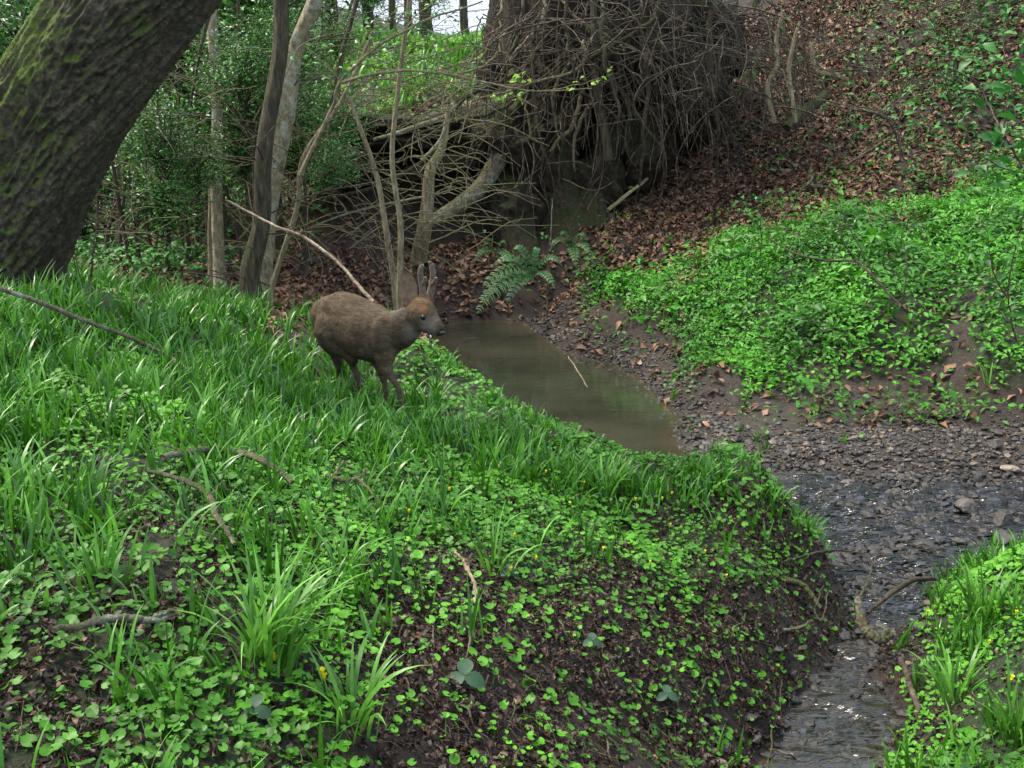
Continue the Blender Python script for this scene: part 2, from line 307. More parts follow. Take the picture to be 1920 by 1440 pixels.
def tube(pts, rad, sides=6, seg=None, seed=0, wob=0, cap=True):
    pts = np.asarray(pts, float); rad = np.broadcast_to(np.asarray(rad, float), (len(pts),)) if np.ndim(rad) == 0 else np.asarray(rad, float)
    if seg:                               # catmull-rom resample
        n_ = len(pts); pp = np.vstack([2*pts[0]-pts[1], pts, 2*pts[-1]-pts[-2]]); u = np.linspace(0, n_-1-1e-6, seg); i = u.astype(int); f = (u - i)[:, None]
        p0, p1, p2, p3 = pp[i], pp[i+1], pp[i+2], pp[i+3]
        out = .5 * ((2*p1) + (-p0+p2)*f + (2*p0-5*p1+4*p2-p3)*f*f + (-p0+3*p1-3*p2+p3)*f**3)
        rad = np.interp(u, np.arange(n_), rad); pts = out
    n_ = len(pts)
    if wob:
        g = np.random.default_rng(abs(int(seed))); wv = g.normal(size=(n_, 3)); kw = 9 if n_ > 30 else 3; wv = np.stack([np.convolve(wv[:, a_], np.ones(kw) / kw, 'same') for a_ in range(3)], 1) * (1.8 if n_ > 30 else 1); wv[0] = wv[-1] = 0
        pts = pts + wv * wob; rn = np.convolve(np.pad(g.normal(size=n_), 3, mode='edge'), np.ones(7) / 7, 'valid'); rad = rad * (1 + .12 * rn.clip(-.8, .8))
    tg = np.gradient(pts, axis=0); tg /= np.linalg.norm(tg, axis=1)[:, None] + 1e-9
    ref = np.array([0, 0, 1.]) if abs(tg[:, 2]).mean() < .8 else np.array([1., 0, 0])
    a = np.cross(tg, ref); a /= np.linalg.norm(a, axis=1)[:, None] + 1e-9; b_ = np.cross(tg, a)
    th = np.arange(sides) * 2 * math.pi / sides
    V = pts[:, None] + (a[:, None] * np.cos(th)[None, :, None] + b_[:, None] * np.sin(th)[None, :, None]) * rad[:, None, None]
    V = V.reshape(-1, 3); i = np.arange(n_-1)[:, None] * sides; j = np.arange(sides)[None]; j2 = (j + 1) % sides
    F = np.stack([i + j, i + sides + j, i + sides + j2, i + j2], -1).reshape(-1, 4)
    if cap:
        k = len(V); V = np.vstack([V, pts[0] - tg[0] * rad[0] * .3, pts[-1] + tg[-1] * rad[-1] * .6]); e = np.arange(sides)
        F = np.vstack([F, np.stack([np.full(sides, k), e, (e+1) % sides, np.full(sides, k)], 1)[:0]])
        q = (n_-1) * sides; tri0 = np.stack([(e+1) % sides, e, np.full(sides, k), np.full(sides, k)], 1)
        # keep quads only: close ends by pairing (degenerate-free) with fans of quads
        if sides % 2 == 0:
            f0 = [[k, (2*s+2) % sides, 2*s+1, 2*s] for s in range(sides//2)]; f1 = [[k+1, q+2*s, q+2*s+1, q+(2*s+2) % sides] for s in range(sides//2)]
            F = np.vstack([F, f0, f1])
    return V, F
def merge(lst):
    Vs, Fs, o = [], [], 0
    for V, F in lst: Vs.append(V); Fs.append(np.asarray(F) + o); o += len(V)
    return np.vstack(Vs), np.vstack(Fs)
def pxs(l): return [P(a[0], a[1], d=a[2]) for a in l]

# ---------------------------------------------------------------- density fields (projected once onto the ground)
DEN = np.array([ # px, py, grass, celandine, litter, ivy
(100,560,1,.3,.1,0),(400,620,1,.2,0,0),(650,600,1,.1,0,0),(250,690,.9,.5,0,0),(600,700,1,.3,0,0),(750,800,1,.4,0,0),(800,700,.45,.8,.4,0),(850,720,.5,.7,.3,0),(100,750,.8,.9,.1,0),(300,800,.9,.8,.1,0),(450,900,.75,.9,.1,0),
(150,950,.6,.8,.3,0),(350,1020,.12,.65,.7,0),(300,1120,.08,.5,.9,0),(100,1150,.3,.75,.6,0),(60,1300,.35,.85,.7,0),(300,1250,.15,.8,.6,0),(150,1420,.3,.8,.6,0),(550,1130,.4,.8,.2,0),(600,1000,.5,.8,.4,0),(550,1350,.2,.9,.3,0),(500,1440,.2,.7,.5,0),
(620,930,.5,.7,.6,0),(950,830,1,.3,0,0),(850,950,.55,.9,.2,0),(1100,910,.7,.8,0,0),(1250,900,.9,.4,.1,0),(1350,880,.9,.4,.1,0),(1000,1000,.12,1,.3,0),(1250,1000,.08,.9,.4,0),(1400,960,.12,.4,.8,0),(1480,960,.35,.3,.6,0),(1400,1060,.03,.6,.6,0),
(900,1130,0,.3,.9,0),(1150,1100,0,.38,.8,0),(1100,1250,0,.1,.95,0),(800,1280,.05,.1,.9,0),(1300,1250,0,.18,.95,0),(1400,1150,0,.2,.8,0),(1530,1120,0,.05,.5,0),(1420,1330,0,.12,.8,0),(800,1440,0,.1,.9,0),(1200,1440,0,.2,.9,0),
(1850,1130,.8,.8,.1,0),(1800,1230,.8,.9,.1,0),(1900,1350,.8,.8,.1,0),(1850,1440,.6,.9,.1,0),(1740,1300,.3,.5,.4,0),
(1200,760,0,0,0,0),(1000,650,0,0,0,0),(1050,620,0,0,.1,0),(1350,800,0,0,.05,0),(1500,830,0,0,.05,0),(1700,950,0,0,.02,0),(1600,1100,0,0,.1,0),(1600,1300,0,0,.15,0),(1880,850,0,0,.05,0),(1230,680,0,0,.1,0),
(1180,550,.1,1,.1,0),(1350,600,.15,1,0,0),(1500,650,.1,1,0,0),(1400,500,.7,.8,0,0),(1600,480,.5,1,0,0),(1800,420,.4,1,0,0),(1900,370,.4,1,0,0),(1650,600,.1,.9,.1,0),(1700,660,.05,.6,.2,0),(1420,700,.03,.8,.1,0),(1300,650,.05,.8,.1,0),
(1600,680,.05,.7,.1,0),(1785,630,0,.05,.1,0),(1700,620,.1,.95,0,0),(1870,600,.1,.95,0,0),(1860,660,.05,.9,0,0),(1730,540,.1,.95,0,0),(1890,480,.3,1,0,0),(1850,470,.3,1,0,0),(1550,700,.03,.5,0,0),(1480,712,.03,.6,0,0),(1450,765,0,0,.05,0),(1600,735,0,0,.1,0),(1350,740,0,0,.05,0),(1130,600,0,.1,.1,0),(1220,650,0,.1,.1,0),(1665,1225,0,.05,1,0),(1700,1260,.05,.1,1,0),(1920,700,.1,.8,0,0),(1835,545,0,.3,.15,0),(1750,570,.1,.7,.1,0),(1800,700,0,.03,.12,0),(1900,630,0,.9,.1,0),(1550,745,0,.08,.12,0),(1900,750,0,.12,.15,0),(1700,730,0,.15,.12,0),
(1200,450,0,0,1,0),(1180,495,0,.05,.9,0),(1280,435,0,0,1,0),(1380,395,0,.02,1,0),(1500,368,0,.05,1,0),(1620,355,0,.05,1,0),(1750,335,0,.15,.8,.2),(1250,370,0,0,1,0),(1400,370,0,.05,1,0),(1650,330,0,.05,1,0),(1500,250,0,0,1,.08),(1600,200,0,0,.9,.15),(1750,150,0,0,.6,.85),(1850,250,0,0,.4,.9),(1850,80,0,0,.5,.9),(1700,50,0,0,.8,.4),(1500,50,0,0,.9,.05),(1600,290,0,.05,.9,.15),(1440,310,0,.1,.9,.25),
(1200,200,0,0,.9,0),(1250,260,0,0,1,0),(1050,500,0,.05,.35,.1),(1100,440,0,.05,.5,.1),(700,540,0,.03,.6,0),(560,560,.1,.05,.9,0),(900,500,0,.08,.55,.05),(850,560,0,.08,.4,0),(700,440,0,0,.12,0),(850,420,0,0,.02,0),(780,350,0,0,0,0),(680,370,0,0,.05,0),(850,300,0,0,.05,0),(1000,380,0,0,.1,.1),(1080,380,0,0,.1,.15),
(800,130,1,.9,0,0),(700,160,1,.9,0,0),(650,110,1,.8,0,0),(880,100,1,.9,0,0),(860,60,1,.9,0,0),(680,230,.5,.4,.4,.3),(800,250,.15,.1,.8,.1),(300,480,.05,.2,.5,.6),(100,450,0,.1,.5,.6),(500,400,0,.1,.5,.5),(300,250,.1,.3,.3,.9),(600,300,.1,.1,.5,.6)
], float)
def dens(x, y, z):
    px, py = proj(x, y, z); out = np.empty((len(x), 4))
    for i in range(0, len(x), 20000):
        q = (px[i:i+20000, None] - DEN[None, :, 0]) ** 2 + ((py[i:i+20000, None] - DEN[None, :, 1]) * 1.3) ** 2
        wq = 1 / (q + 100) ** 2; out[i:i+20000] = (wq @ DEN[:, 2:]) / wq.sum(1)[:, None]
    return out, px, py
def candidates(n_, y0, y1, xk=.6, xm=1.0, pw=1.0):
    """uniform in area over the fan seen by the camera plus a step to each side"""
    g = []
    while sum(len(a) for a in g) < n_:
        y = rng.uniform(y0, y1, n_); x = rng.uniform(-1, 1, n_) * (xk * y1 + xm); k = np.abs(x) < xk * y + xm
        g.append(np.stack([x[k], y[k]], 1))
    g = np.vstack(g)[:n_]; return g[:, 0], g[:, 1]
def place(n_, y0, y1, col, gain=1.0, seed=0, zmin=.015, clump=.5, extra=None):
    x, y = candidates(n_, y0, y1); z = H(x, y); D, px, py = dens(x, y, z)
    p = D[:, col] * gain * (1 + clump * 2 * fbm(x * 3 + seed, y * 3, 3, 50 + seed))
    if extra is not None: p = p * extra(x, y, z, px, py)
    k = (rng.random(len(x)) < p) & (z > zmin)
    return x[k], y[k], z[k], px[k], py[k]

# ================================================================ GROUND
na, nr = 520, 520
ang = np.linspace(-R(68), R(68), na); rad = np.concatenate([[0.25], 1.2 * (140 / 1.2) ** (np.linspace(0, 1, nr - 1) ** 1.25)])
AA, RR = np.meshgrid(ang, rad, indexing='ij')
gx = (np.sin(AA) * RR).ravel(); gy = (np.cos(AA) * RR - 1.0).ravel()
gz = H(gx, gy)
gz -= np.clip(.0 - np.abs(gz), 0, 0)
D, gpx, gpy = dens(gx, gy, gz)
i, j = np.meshgrid(np.arange(na-1), np.arange(nr-1), indexing='ij'); q = (i * nr + j).ravel()
GF = np.stack([q, q + nr, q + nr + 1, q + 1], 1)[:, ::-1]
cover = np.clip(D[:, 0] + D[:, 1] - .3, 0, 1); cover[gy < 1] = .2
near_w = np.clip(1 - np.abs(gz - .08) / .22, 0, 1) * (gy > 3.5) * (gx > .6) * (gy < 12) * np.clip((gpx - 1130) / 100, 0, 1)
track = np.exp(-(((gpx - (1780 + (680 - gpy) * .3)) / 32) ** 2)) * ((gpy > 500) & (gpy < 760))
ground = mesh_np('ground', np.stack([gx, gy, gz], 1), GF, M['soil'], {'mud': np.clip(np.maximum(near_w * 1.3, track * .6), 0, 1) * (gpy > 560), 'green': cover * .8})
tag(ground, kind='structure')

# ================================================================ WATER
wx = np.arange(-2.2, 7.5, .022); wy = np.arange(2.2, 12.4, .022)
XX, YY = np.meshgrid(wx, wy, indexing='ij'); x = XX.ravel(); y = YY.ravel()
wpx, wpy = proj(x, y, np.zeros_like(x))
rif = np.clip((wpx - 1380) / 120, 0, 1) * np.clip((wpy - 860) / 40, 0, 1)
rif = np.maximum(rif, .16 * np.exp(-((wpy - 630) / 26) ** 2 - ((wpx - 900) / 90) ** 2) * 1.5)
rif = rif * np.clip(1 - .35 * np.clip((wpy - 1150) / 60, 0, 1), 0, 1)
zw = rif * (.045 * fbm(x * 5 + y * 2, y * 12 - x * 3, 3, 70) + .008 * fbm(x * 22, y * 34, 2, 80))
bed = H(x, y); shallow = np.clip(1 + (bed + .015) / .06, 0, 1) * .8
i, j = np.meshgrid(np.arange(len(wx)-1), np.arange(len(wy)-1), indexing='ij'); q = (i * len(wy) + j).ravel(); ny = len(wy)
WF = np.stack([q, q + ny, q + ny + 1, q + 1], 1); keep = (bed[WF].min(1) < .05)
water = mesh_np('stream_water', np.stack([x, y, zw], 1), WF[keep], M['water'], {'riffle': rif, 'shallow': shallow}); tag(water, kind='structure')

# ================================================================ STONES
def rock(seed, flat=.6, sub=2):
    import bmesh
    bm = bmesh.new(); bmesh.ops.create_icosphere(bm, subdivisions=sub, radius=1); g = np.random.default_rng(seed)
    V = np.array([v.co[:] for v in bm.verts]); F = np.array([[v.index for v in f.verts] for f in bm.faces]); bm.free()
    for k in range(7):                    # chop facets
        d_ = g.normal(size=3); d_ /= np.linalg.norm(d_); h = g.uniform(.5, .85); s = V @ d_; V = V - np.clip(s - h, 0, 9)[:, None] * d_ * .9
    V = V * g.uniform(.85, 1.15, (len(V), 1)) ** .3 * np.array([1, g.uniform(.65, .95), flat * g.uniform(.7, 1.1)])
    return V, F
STN = np.array([(1150,650,.9),(1060,640,.5),(1230,730,.7),(1280,790,.5),(1350,830,1),(1500,850,1),(1700,850,1),(1880,850,1),(1600,920,.9),(1750,970,.55),(1480,930,.4),(1560,960,.6),(1880,1000,.5),(1700,1010,.8),(1600,1060,.9),(1700,1080,.5),(1650,1200,.6),(1600,1300,.3),(1700,760,.15),(1850,790,.3),(1500,775,.06),(1400,770,.06),
 (1250,650,.3),(1000,700,0),(1100,760,0),(1200,830,0),(900,640,.0),(850,700,0),(1400,700,0),(1600,650,0),(1800,650,0),(1200,570,0),(1400,950,0),(1450,1050,0),(1500,1150,.15),(1400,1250,.05),(1850,1150,0),(1850,1300,0),(1720,1300,.2),(1500,1400,.3)], float)
x = rng.uniform(-.5, 5.2, 150000); y = rng.uniform(2.8, 11.3, 150000); z = H0(x, y); px, py = proj(x, y, z)
q = (px[:, None] - STN[None, :, 0]) ** 2 + ((py[:, None] - STN[None, :, 1]) * 1.5) ** 2; wq = 1 / (q + 100) ** 2; p = (wq @ STN[:, 2]) / wq.sum(1)
k = (rng.random(len(x)) < p * (1 + fbm(x * 4, y * 4, 2, 5)) * .8) & (z < .22) & (z > -.1); x, y = x[k], y[k]; z = H(x, y)
parts = []; ti = []
for s in range(6):
    T, F = rock(s, .55, 1); kk = np.arange(len(x)) % 6 == s; n_ = kk.sum(); pos = np.stack([x[kk], y[kk], z[kk]], 1); sc = np.exp(rng.normal(-4.35, .5, n_)).clip(.006, .045)
    rf = (pos[:, 2] < .01); sc = np.where(rf, sc * 1.45, sc).clip(0, .040); pos[:, 2] = np.maximum(pos[:, 2], -.022) + sc * .2; nr_ = np.tile([0, 0, 1.], (n_, 1)) + rng.normal(0, .25, (n_, 3)); nr_ /= np.linalg.norm(nr_, axis=1)[:, None]
    parts.append(scatter(T, F, pos, frames(nr_, rng.uniform(0, 6.28, n_)), sc)); ti.append(np.repeat(np.where(rf, .55 * rng.random(n_), .93 * rng.random(n_)), len(T)))
V, F = merge(parts); tag(mesh_np('gravel', V, F, M['stone'], {'tint': np.concatenate(ti)}, smooth=False), 'dark wet gravel and pebbles of the bar and shallow stream bed', 'gravel', kind='stuff')
big = [(1812,942,.13,'dark wet stone standing in the sparkling riffle'),(1735,1018,.12,'dark angular stone in mid stream above the muddy spit'),(1880,972,.15,'largest dark boulder at the right edge of the stream'),(1800,1003,.07,'low dark stone just left of the edge boulders'),
 (1886,1002,.13,'flat dark boulder below the largest one at the right edge'),(1630,955,.08,'dark stone near the left of the riffle'),(1655,905,.09,'dark slab where gravel bar meets the riffle'),(1590,895,.07,'small brownish slab at the gravel bar edge'),
 (1475,858,.06,'tan topped pebble at the left end of gravel bar'),(1355,838,.07,'pale flat stone beside the pool outlet'),(1790,832,.075,'grey rounded stone in the middle of gravel bar'),(1862,855,.08,'grey stone on the bar near the right edge'),
 (1895,880,.09,'broad pale grey stone at the right end of the bar'),(1540,880,.07,'dark stone in the row along the riffle edge'),(1690,880,.06,'round dark stone between bar and riffle'),(1745,870,.07,'blue grey stone at the lower edge of bar'),
 (1710,1040,.08,'dark stone just below the angular mid stream stone'),(1660,1010,.06,'small dark stone left of mid stream'),(1600,1035,.05,'flat wet stone near the left bank tip'),(1780,905,.06,'low wet stone at the top of the bright riffle'),
 (1905,834,.05,'mossy yellow green stone at the right edge of the bar'),(1525,1300,.07,'flat grey stone in the narrow channel near the bottom'),(1640,1120,.05,'wet stone beside the driftwood'),(1120,655,.05,'reddish flat stone at the head of the pool'),(1080,662,.04,'small pale stone in the pool edge')]
for q_, (px_, py_, s, lab) in enumerate(big):
    T, F = rock(50 + q_, .6, 3); p = P(px_, py_, z=.03); sc = s * .6
    a = rng.uniform(0, 6.28); Rz = np.array([[math.cos(a), -math.sin(a), 0], [math.sin(a), math.cos(a), 0], [0, 0, 1]])
    nz_ = 1 + .12 * fbm(T[:, 0] * 4 + q_ * 7, T[:, 1] * 4 + T[:, 2] * 3, 3, 4)
    V = (T * nz_[:, None] * sc * np.array([1.2, 1, 1])) @ Rz.T
    gz_ = float(H([p[0]], [p[1]])[0]); loc = np.array([p[0], p[1], max(gz_, -.02) + sc * .35])
    tint = .95 if 'pale' in lab else .75 if ('tan' in lab or 'brown' in lab) else rng.uniform(.2, .5)
    tag(mesh_np('stream_stone', V + loc, F, M['stone'], {'tint': np.full(len(V), tint)}, loc=loc, smooth=False), lab, 'stone', 'larger stones of the stream')

# ================================================================ LEAF LITTER
def leaf_tpl(k=3, width=.45, fold=.15, curl=.1):
    """lobed/oval leaf: k stations, mid rib + two edges -> quads"""
    V = []; 
    for a in range(k + 1):
        t_ = a / k; wv = width * math.sin(math.pi * (t_ * .92 + .04)) ** .7
        zc = curl * math.sin(t_ * 3.0)
        V += [(t_ - .5, -wv * .5, fold * wv + zc), (t_ - .5, 0, zc), (t_ - .5, wv * .5, fold * wv + zc)]
    F = []
    for a in range(k): F += [(3*a, 3*a+1, 3*a+4, 3*a+3), (3*a+1, 3*a+2, 3*a+5, 3*a+4)]
    return np.array(V), np.array(F)
parts = []; ti = []; nearp = []; neart = []
for s, (n_, y0, y1, lo, hi, g) in enumerate([(120000, 1.4, 5.5, .010, .032, 1), (110000, 7, 16.5, .05, .1, 1), (16000, 10, 17, .06, .11, .8), (22000, 16, 24, .06, .1, .6)]):
    x, y, z, px, py = place(n_, y0, y1, 2, g, seed=s, clump=.9)
    T, F = leaf_tpl(2 if y1 > 6 else 3, .6, .3, .2); n_ = len(x); nn = Hn(x, y) + rng.normal(0, .5, (n_, 3)); nn /= np.linalg.norm(nn, axis=1)[:, None]
    sc = rng.uniform(lo, hi, n_); pos = np.stack([x, y, z + rng.uniform(.0, .02, n_)], 1)
    sv_ = scatter(T, F, pos, frames(nn, rng.uniform(0, 6.28, n_)), np.stack([sc, sc * rng.uniform(.5, 1.2, n_), sc], 1)); sv_ = (sv_[0] + rng.normal(0, .09, sv_[0].shape) * np.repeat(sc, len(T))[:, None], sv_[1])
    base = rng.beta(2.0, 2.6, n_); (nearp if y1 < 6 else parts).append(sv_)
    if y1 < 6: base = base * .75 + .2 * (rng.random(n_) < .04)
    (neart if y1 < 6 else ti).append(np.repeat(base.clip(0, 1), len(T)))
V, F = merge(nearp); tag(mesh_np('dead_leaf_litter', V, F, M['litter_near'], {'tint': np.concatenate(neart)}, smooth=False), 'dark crumpled dead leaves and debris between the plants of the near bank', 'leaf litter', kind='stuff')
lt = []                                   # small sticks and stalks among the near leaves
x, y, z, px, py = place(15000, 1.5, 5.4, 2, .8, seed=99); gg = np.random.default_rng(12)
for k in range(len(x)):
    a = gg.uniform(0, 6.28); L = gg.uniform(.02, .11); e = np.array([math.cos(a) * L, math.sin(a) * L]); q = H0([x[k] + e[0]], [y[k] + e[1]])[0] - H0([x[k]], [y[k]])[0]
    p0 = np.array([x[k], y[k], z[k] + .004]); p1 = p0 + [e[0], e[1], q + gg.uniform(-.005, .03)]; lt.append(tube([p0, (p0 + p1) / 2 + gg.normal(0, .006, 3) + [0, 0, .008], p1], [.0016, .0014, .0008], 4, cap=False))
V, F = merge(lt); tag(mesh_np('twig_litter', V, F, M['twig']), 'tiny sticks and dry stalks strewn over the near bank', 'twig litter', kind='stuff')
V, F = merge(parts); tag(mesh_np('leaf_litter', V, F, M['litter'], {'tint': np.concatenate(ti)}), 'brown fallen leaves covering the wooded slope and bare soil', 'leaf litter', kind='stuff')

# ================================================================ GROUND COVER LEAVES
def kidney(k=9):
    V = [(0, 0, -.10)]; 
    for a in range(k):
        th = math.pi * (-.86 + 1.72 * a / (k - 1)); r = .5 * (1 + .1 * math.cos(2 * th)); V.append((r * math.cos(th) + .1, r * math.sin(th), .0 + .05 * math.cos(3 * th)))
    F = [(0, a, a + 1) for a in range(1, k)]
    return np.array(V), np.array(F)
def cover_obj(name, spec, material, tpl, label, cat, tilt=.3, stalk=True):
    parts = []; ti = []; st = []
    for s, (n_, y0, y1, lo, hi, col, g, hmin, hmax, ex) in enumerate(spec):
        x, y, z, px, py = place(n_, y0, y1, col, g, seed=s + 5, extra=ex, clump=.9); n_ = len(x)
        nn = Hn(x, y) * .5 + np.array([0, -.12, .6]) + rng.normal(0, tilt, (n_, 3)); nn /= np.linalg.norm(nn, axis=1)[:, None]
        pos = np.stack([x, y, z + rng.uniform(hmin, hmax, n_)], 1); T, F = tpl
        big_ = vn(x * 5, y * 5, 8); sc = rng.uniform(lo, hi, n_) * (.75 + .5 * big_)
        parts.append(scatter(T, F, pos, frames(nn, rng.uniform(0, 6.28, n_)), sc))
        ti.append(np.repeat((.45 * rng.random(n_) + .75 * vn(x * 2.2, y * 2.2, 21) - .12).clip(0, 1), len(T)))
        if stalk and y1 < 8:
            k = rng.random(n_) < .6; b0 = np.stack([x, y, z], 1)[k] + rng.normal(0, .015, (k.sum(), 3)) * [1, 1, 0]; b1 = pos[k]; wv = .0016
            q = np.stack([b0 + [-wv, 0, 0], b0 + [wv, 0, 0], b1 + [wv * .6, 0, -.002], b1 + [-wv * .6, 0, -.002]], 1).reshape(-1, 3)
            qi = np.arange(k.sum())[:, None] * 4
            F2 = np.vstack([qi + [0, 1, 2], qi + [0, 2, 3]]); parts.append((q, F2)); ti.append(np.full(len(q), .3))
    V, F = merge(parts); return tag(mesh_np(name, V, F, material, {'tint': np.concatenate(ti)}), label, cat, kind='stuff')
kid = kidney()
left = lambda x, y, z, px, py: ((px < 1620) | (py > 1000)) * 1.0
right = lambda x, y, z, px, py: ((px > 1080) & (py < 800)) * 1.0
cover_obj('celandine_leaves', [(85000, 1.4, 5.4, .014, .032, 1, .66, .015, .06, left), (45000, 1.4, 5.4, .010, .022, 1, .7, .003, .03, left), (60000, 5, 8.6, .024, .042, 1, .5, .02, .07, left)], M['cel'], kid,
          'round glossy celandine leaves carpeting the near bank', 'ground cover')
ov = leaf_tpl(2, .55, .22, .1); tri = lambda F: np.vstack([F[:, [0, 1, 2]], F[:, [0, 2, 3]]])
ovt = (ov[0], tri(ov[1]))
cover_obj('woodland_herbs', [(210000, 6, 12.5, .03, .062, 1, .8, .01, .15, right), (40000, 6, 12.5, .03, .05, 1, .7, .0, .04, right), (26000, 6, 12.5, .06, .11, 1, .6, .08, .24, lambda x, y, z, px, py: right(x, y, z, px, py) * np.clip((vn(x * 2.3, y * 2.3, 77) - .45) * 5, 0, 1))], M['cover'], ovt, 'bright green leafy herbs blanketing the far right bank', 'ground cover', .42, False)
cover_obj('hilltop_herbs', [(26000, 15, 24, .07, .13, 1, .9, .0, .22, None)], M['spring'], ovt, 'sunlit yellow green herbs on the rise under the open sky', 'ground cover', .5, False)  # brighter leaf colour here stands in for light from the open sky
cover_obj('ivy_ground_cover', [(100000, 9.5, 18, .05, .10, 3, .55, .02, .25, None), (30000, 12, 30, .08, .15, 3, .6, .02, .5, None)], M['ivy'], ovt, 'dark ivy and holly seedlings scattered up the slope', 'ground cover', .45, False)

# ================================================================ GRASS
def blades(x, y, z, L, wd, lean_dir, lean, seg=5, up=None):
    """arching strap leaves -> quads.  lean: 0 upright .. 1.5 strongly arched"""
    n_ = len(x); t_ = np.linspace(0, 1, seg + 1)
    th = lean[:, None] * (t_[None] ** 1.4) * 1.5 + .12 + lean[:, None] * .25      # angle from vertical
    dl = L[:, None] / seg; sx = np.cumsum(np.sin(th) * dl, 1); sz = np.cumsum(np.cos(th) * dl, 1); sx = np.hstack([np.zeros((n_, 1)), sx[:, :-1]]); sz = np.hstack([np.zeros((n_, 1)), sz[:, :-1]])
    dx, dy = np.cos(lean_dir), np.sin(lean_dir); cx = x[:, None] + dx[:, None] * sx; cy = y[:, None] + dy[:, None] * sx; cz_ = z[:, None] + sz
    tw = rng.normal(0, .5, n_); px_ = -np.sin(lean_dir + tw); py_ = np.cos(lean_dir + tw)
    wv = wd[:, None] * (np.sin(math.pi * (t_[None] * .9 + .1)) ** .6)* (1 - t_[None] ** 4) + .0004
    A = np.stack([cx - px_[:, None] * wv, cy - py_[:, None] * wv, cz_], -1); B = np.stack([cx + px_[:, None] * wv, cy + py_[:, None] * wv, cz_ + wv * .4], -1)
    V = np.stack([A, B], 2).reshape(-1, 3); b0 = np.arange(n_)[:, None] * 2 * (seg + 1); F = np.concatenate([b0[:, :, None] + np.array([[2*s, 2*s+1, 2*s+3, 2*s+2]])[None] for s in range(seg)], 1).reshape(-1, 4)
    return V, F, 2 * (seg + 1)
def hfac(px, py, x, y):
    cy = np.interp(px, [760, 830, 940, 1080, 1250, 1350, 1475, 1600], [640, 655, 745, 830, 885, 875, 937, 1000])
    f = np.clip(.38 + (py - cy) / 170, .38, 1); f = np.where(px < 760, 1, f)
    d_ = np.hypot(x + .95, y - 5.75); return f * np.clip(.88 + (d_ - .45) * .5, .88, 1)
parts = []; ti = []
for s, (n_, y0, y1, nb, L0, L1, w0, g, ex) in enumerate([
      (10000, 1.5, 5.5, 7, .10, .24, .0052, .45, left), (10000, 4.6, 9.2, 7, .12, .28, .0066, .5, left), (12000, 6, 12, 6, .1, .24, .007, .65, right), (7000, 15, 24, 7, .15, .4, .02, .7, None)]):
    x, y, z, px, py = place(n_, y0, y1, 0, g, seed=s + 11, clump=1.1); 
    if ex is not None: k = ex(x, y, z, px, py) > .5; x, y, z, px, py = x[k], y[k], z[k], px[k], py[k]
    m_ = len(x); dirb = rng.uniform(0, 6.28, m_); hb = rng.uniform(.6, 1.15, m_)
    X = np.repeat(x, nb); Y = np.repeat(y, nb); Z = np.repeat(z, nb); n_ = len(X); X = X + rng.normal(0, .02 if s < 3 else .12, n_); Y = Y + rng.normal(0, .02 if s < 3 else .12, n_)
    L = rng.uniform(L0, L1, n_) * np.repeat(hb, nb) * np.repeat(hfac(px, py, x, y) if s < 2 else np.ones(m_), nb); V, F, kv = blades(X, Y, Z - .01, L, w0 * rng.uniform(.6, 1.3, n_), np.repeat(dirb, nb) + rng.normal(0, 1.1, n_), rng.beta(1.8, 2.2, n_) * 1.15)
    parts.append((V, F)); ti.append(np.repeat((.55 * rng.random(n_) + .45 * np.repeat(rng.random(m_), nb) + (.1 if s == 3 else 0)).clip(0, 1), kv))  # hilltop tufts get a lighter tint, open-sky light put into their colour
V, F = merge(parts); tag(mesh_np('long_grass', V, F, M['grass'], {'tint': np.concatenate(ti)}), 'long arching green grass and bluebell leaves over the banks', 'grass', kind='stuff')

# individual foreground tufts
def tuft(px, py, n_, L0, L1, w0, lab, d0=None, bias=0):
    p = ground_at(px, py); r_ = rng.normal(0, .03, (n_, 2)); d_ = np.arctan2(r_[:, 1], r_[:, 0]) + rng.normal(0, .5, n_)
    if bias: d_ = np.where(rng.random(n_) < .7, rng.normal(0, .9, n_), d_)
    V, F, kv = blades(p[0] + r_[:, 0], p[1] + r_[:, 1], np.full(n_, p[2] - .01), rng.uniform(L0, L1, n_), w0 * rng.uniform(.7, 1.2, n_), d_, rng.beta(2.6, 1.8, n_) * 1.25, 8)
    return tag(mesh_np('grass_tuft', V, F, M['tuft'], {'tint': np.repeat(rng.random(n_), kv)}, loc=p), lab, 'grass tuft', 'large grass tufts standing out on the near banks')
tuft(500, 1255, 80, .14, .36, .0055, 'largest bright grass tuft with long arching blades at bottom left', bias=1)
tuft(640, 1080, 30, .1, .2, .005, 'grass tuft just above the largest front tuft')
tuft(925, 1075, 18, .12, .27, .0045, 'lone slim tuft leaning right above the bare bank')
tuft(1130, 935, 34, .14, .28, .0055, 'broad leafy tuft at the middle of the near bank crest')
tuft(20, 950, 26, .12, .27, .006, 'tuft with curled blades at the far left edge')
tuft(190, 1110, 14, .12, .24, .0045, 'small sprawling tuft above the mossy twig at lower left')
tuft(660, 1370, 26, .12, .28, .006, 'tuft at the foot of the dark bare bank')
tuft(1340, 900, 16, .06, .12, .005, 'short tuft at the pool corner on the bank tip')
tuft(1790, 1320, 40, .14, .3, .006, 'tuft overhanging the channel at bottom right')
tuft(1850, 1170, 45, .16, .32, .0065, 'upright tuft on the crest of the near right bank')
tuft(1900, 1390, 40, .16, .32, .0065, 'tuft in the bottom right corner')
tuft(470, 880, 24, .12, .24, .0055, 'upright tuft behind the lichened arching branch')

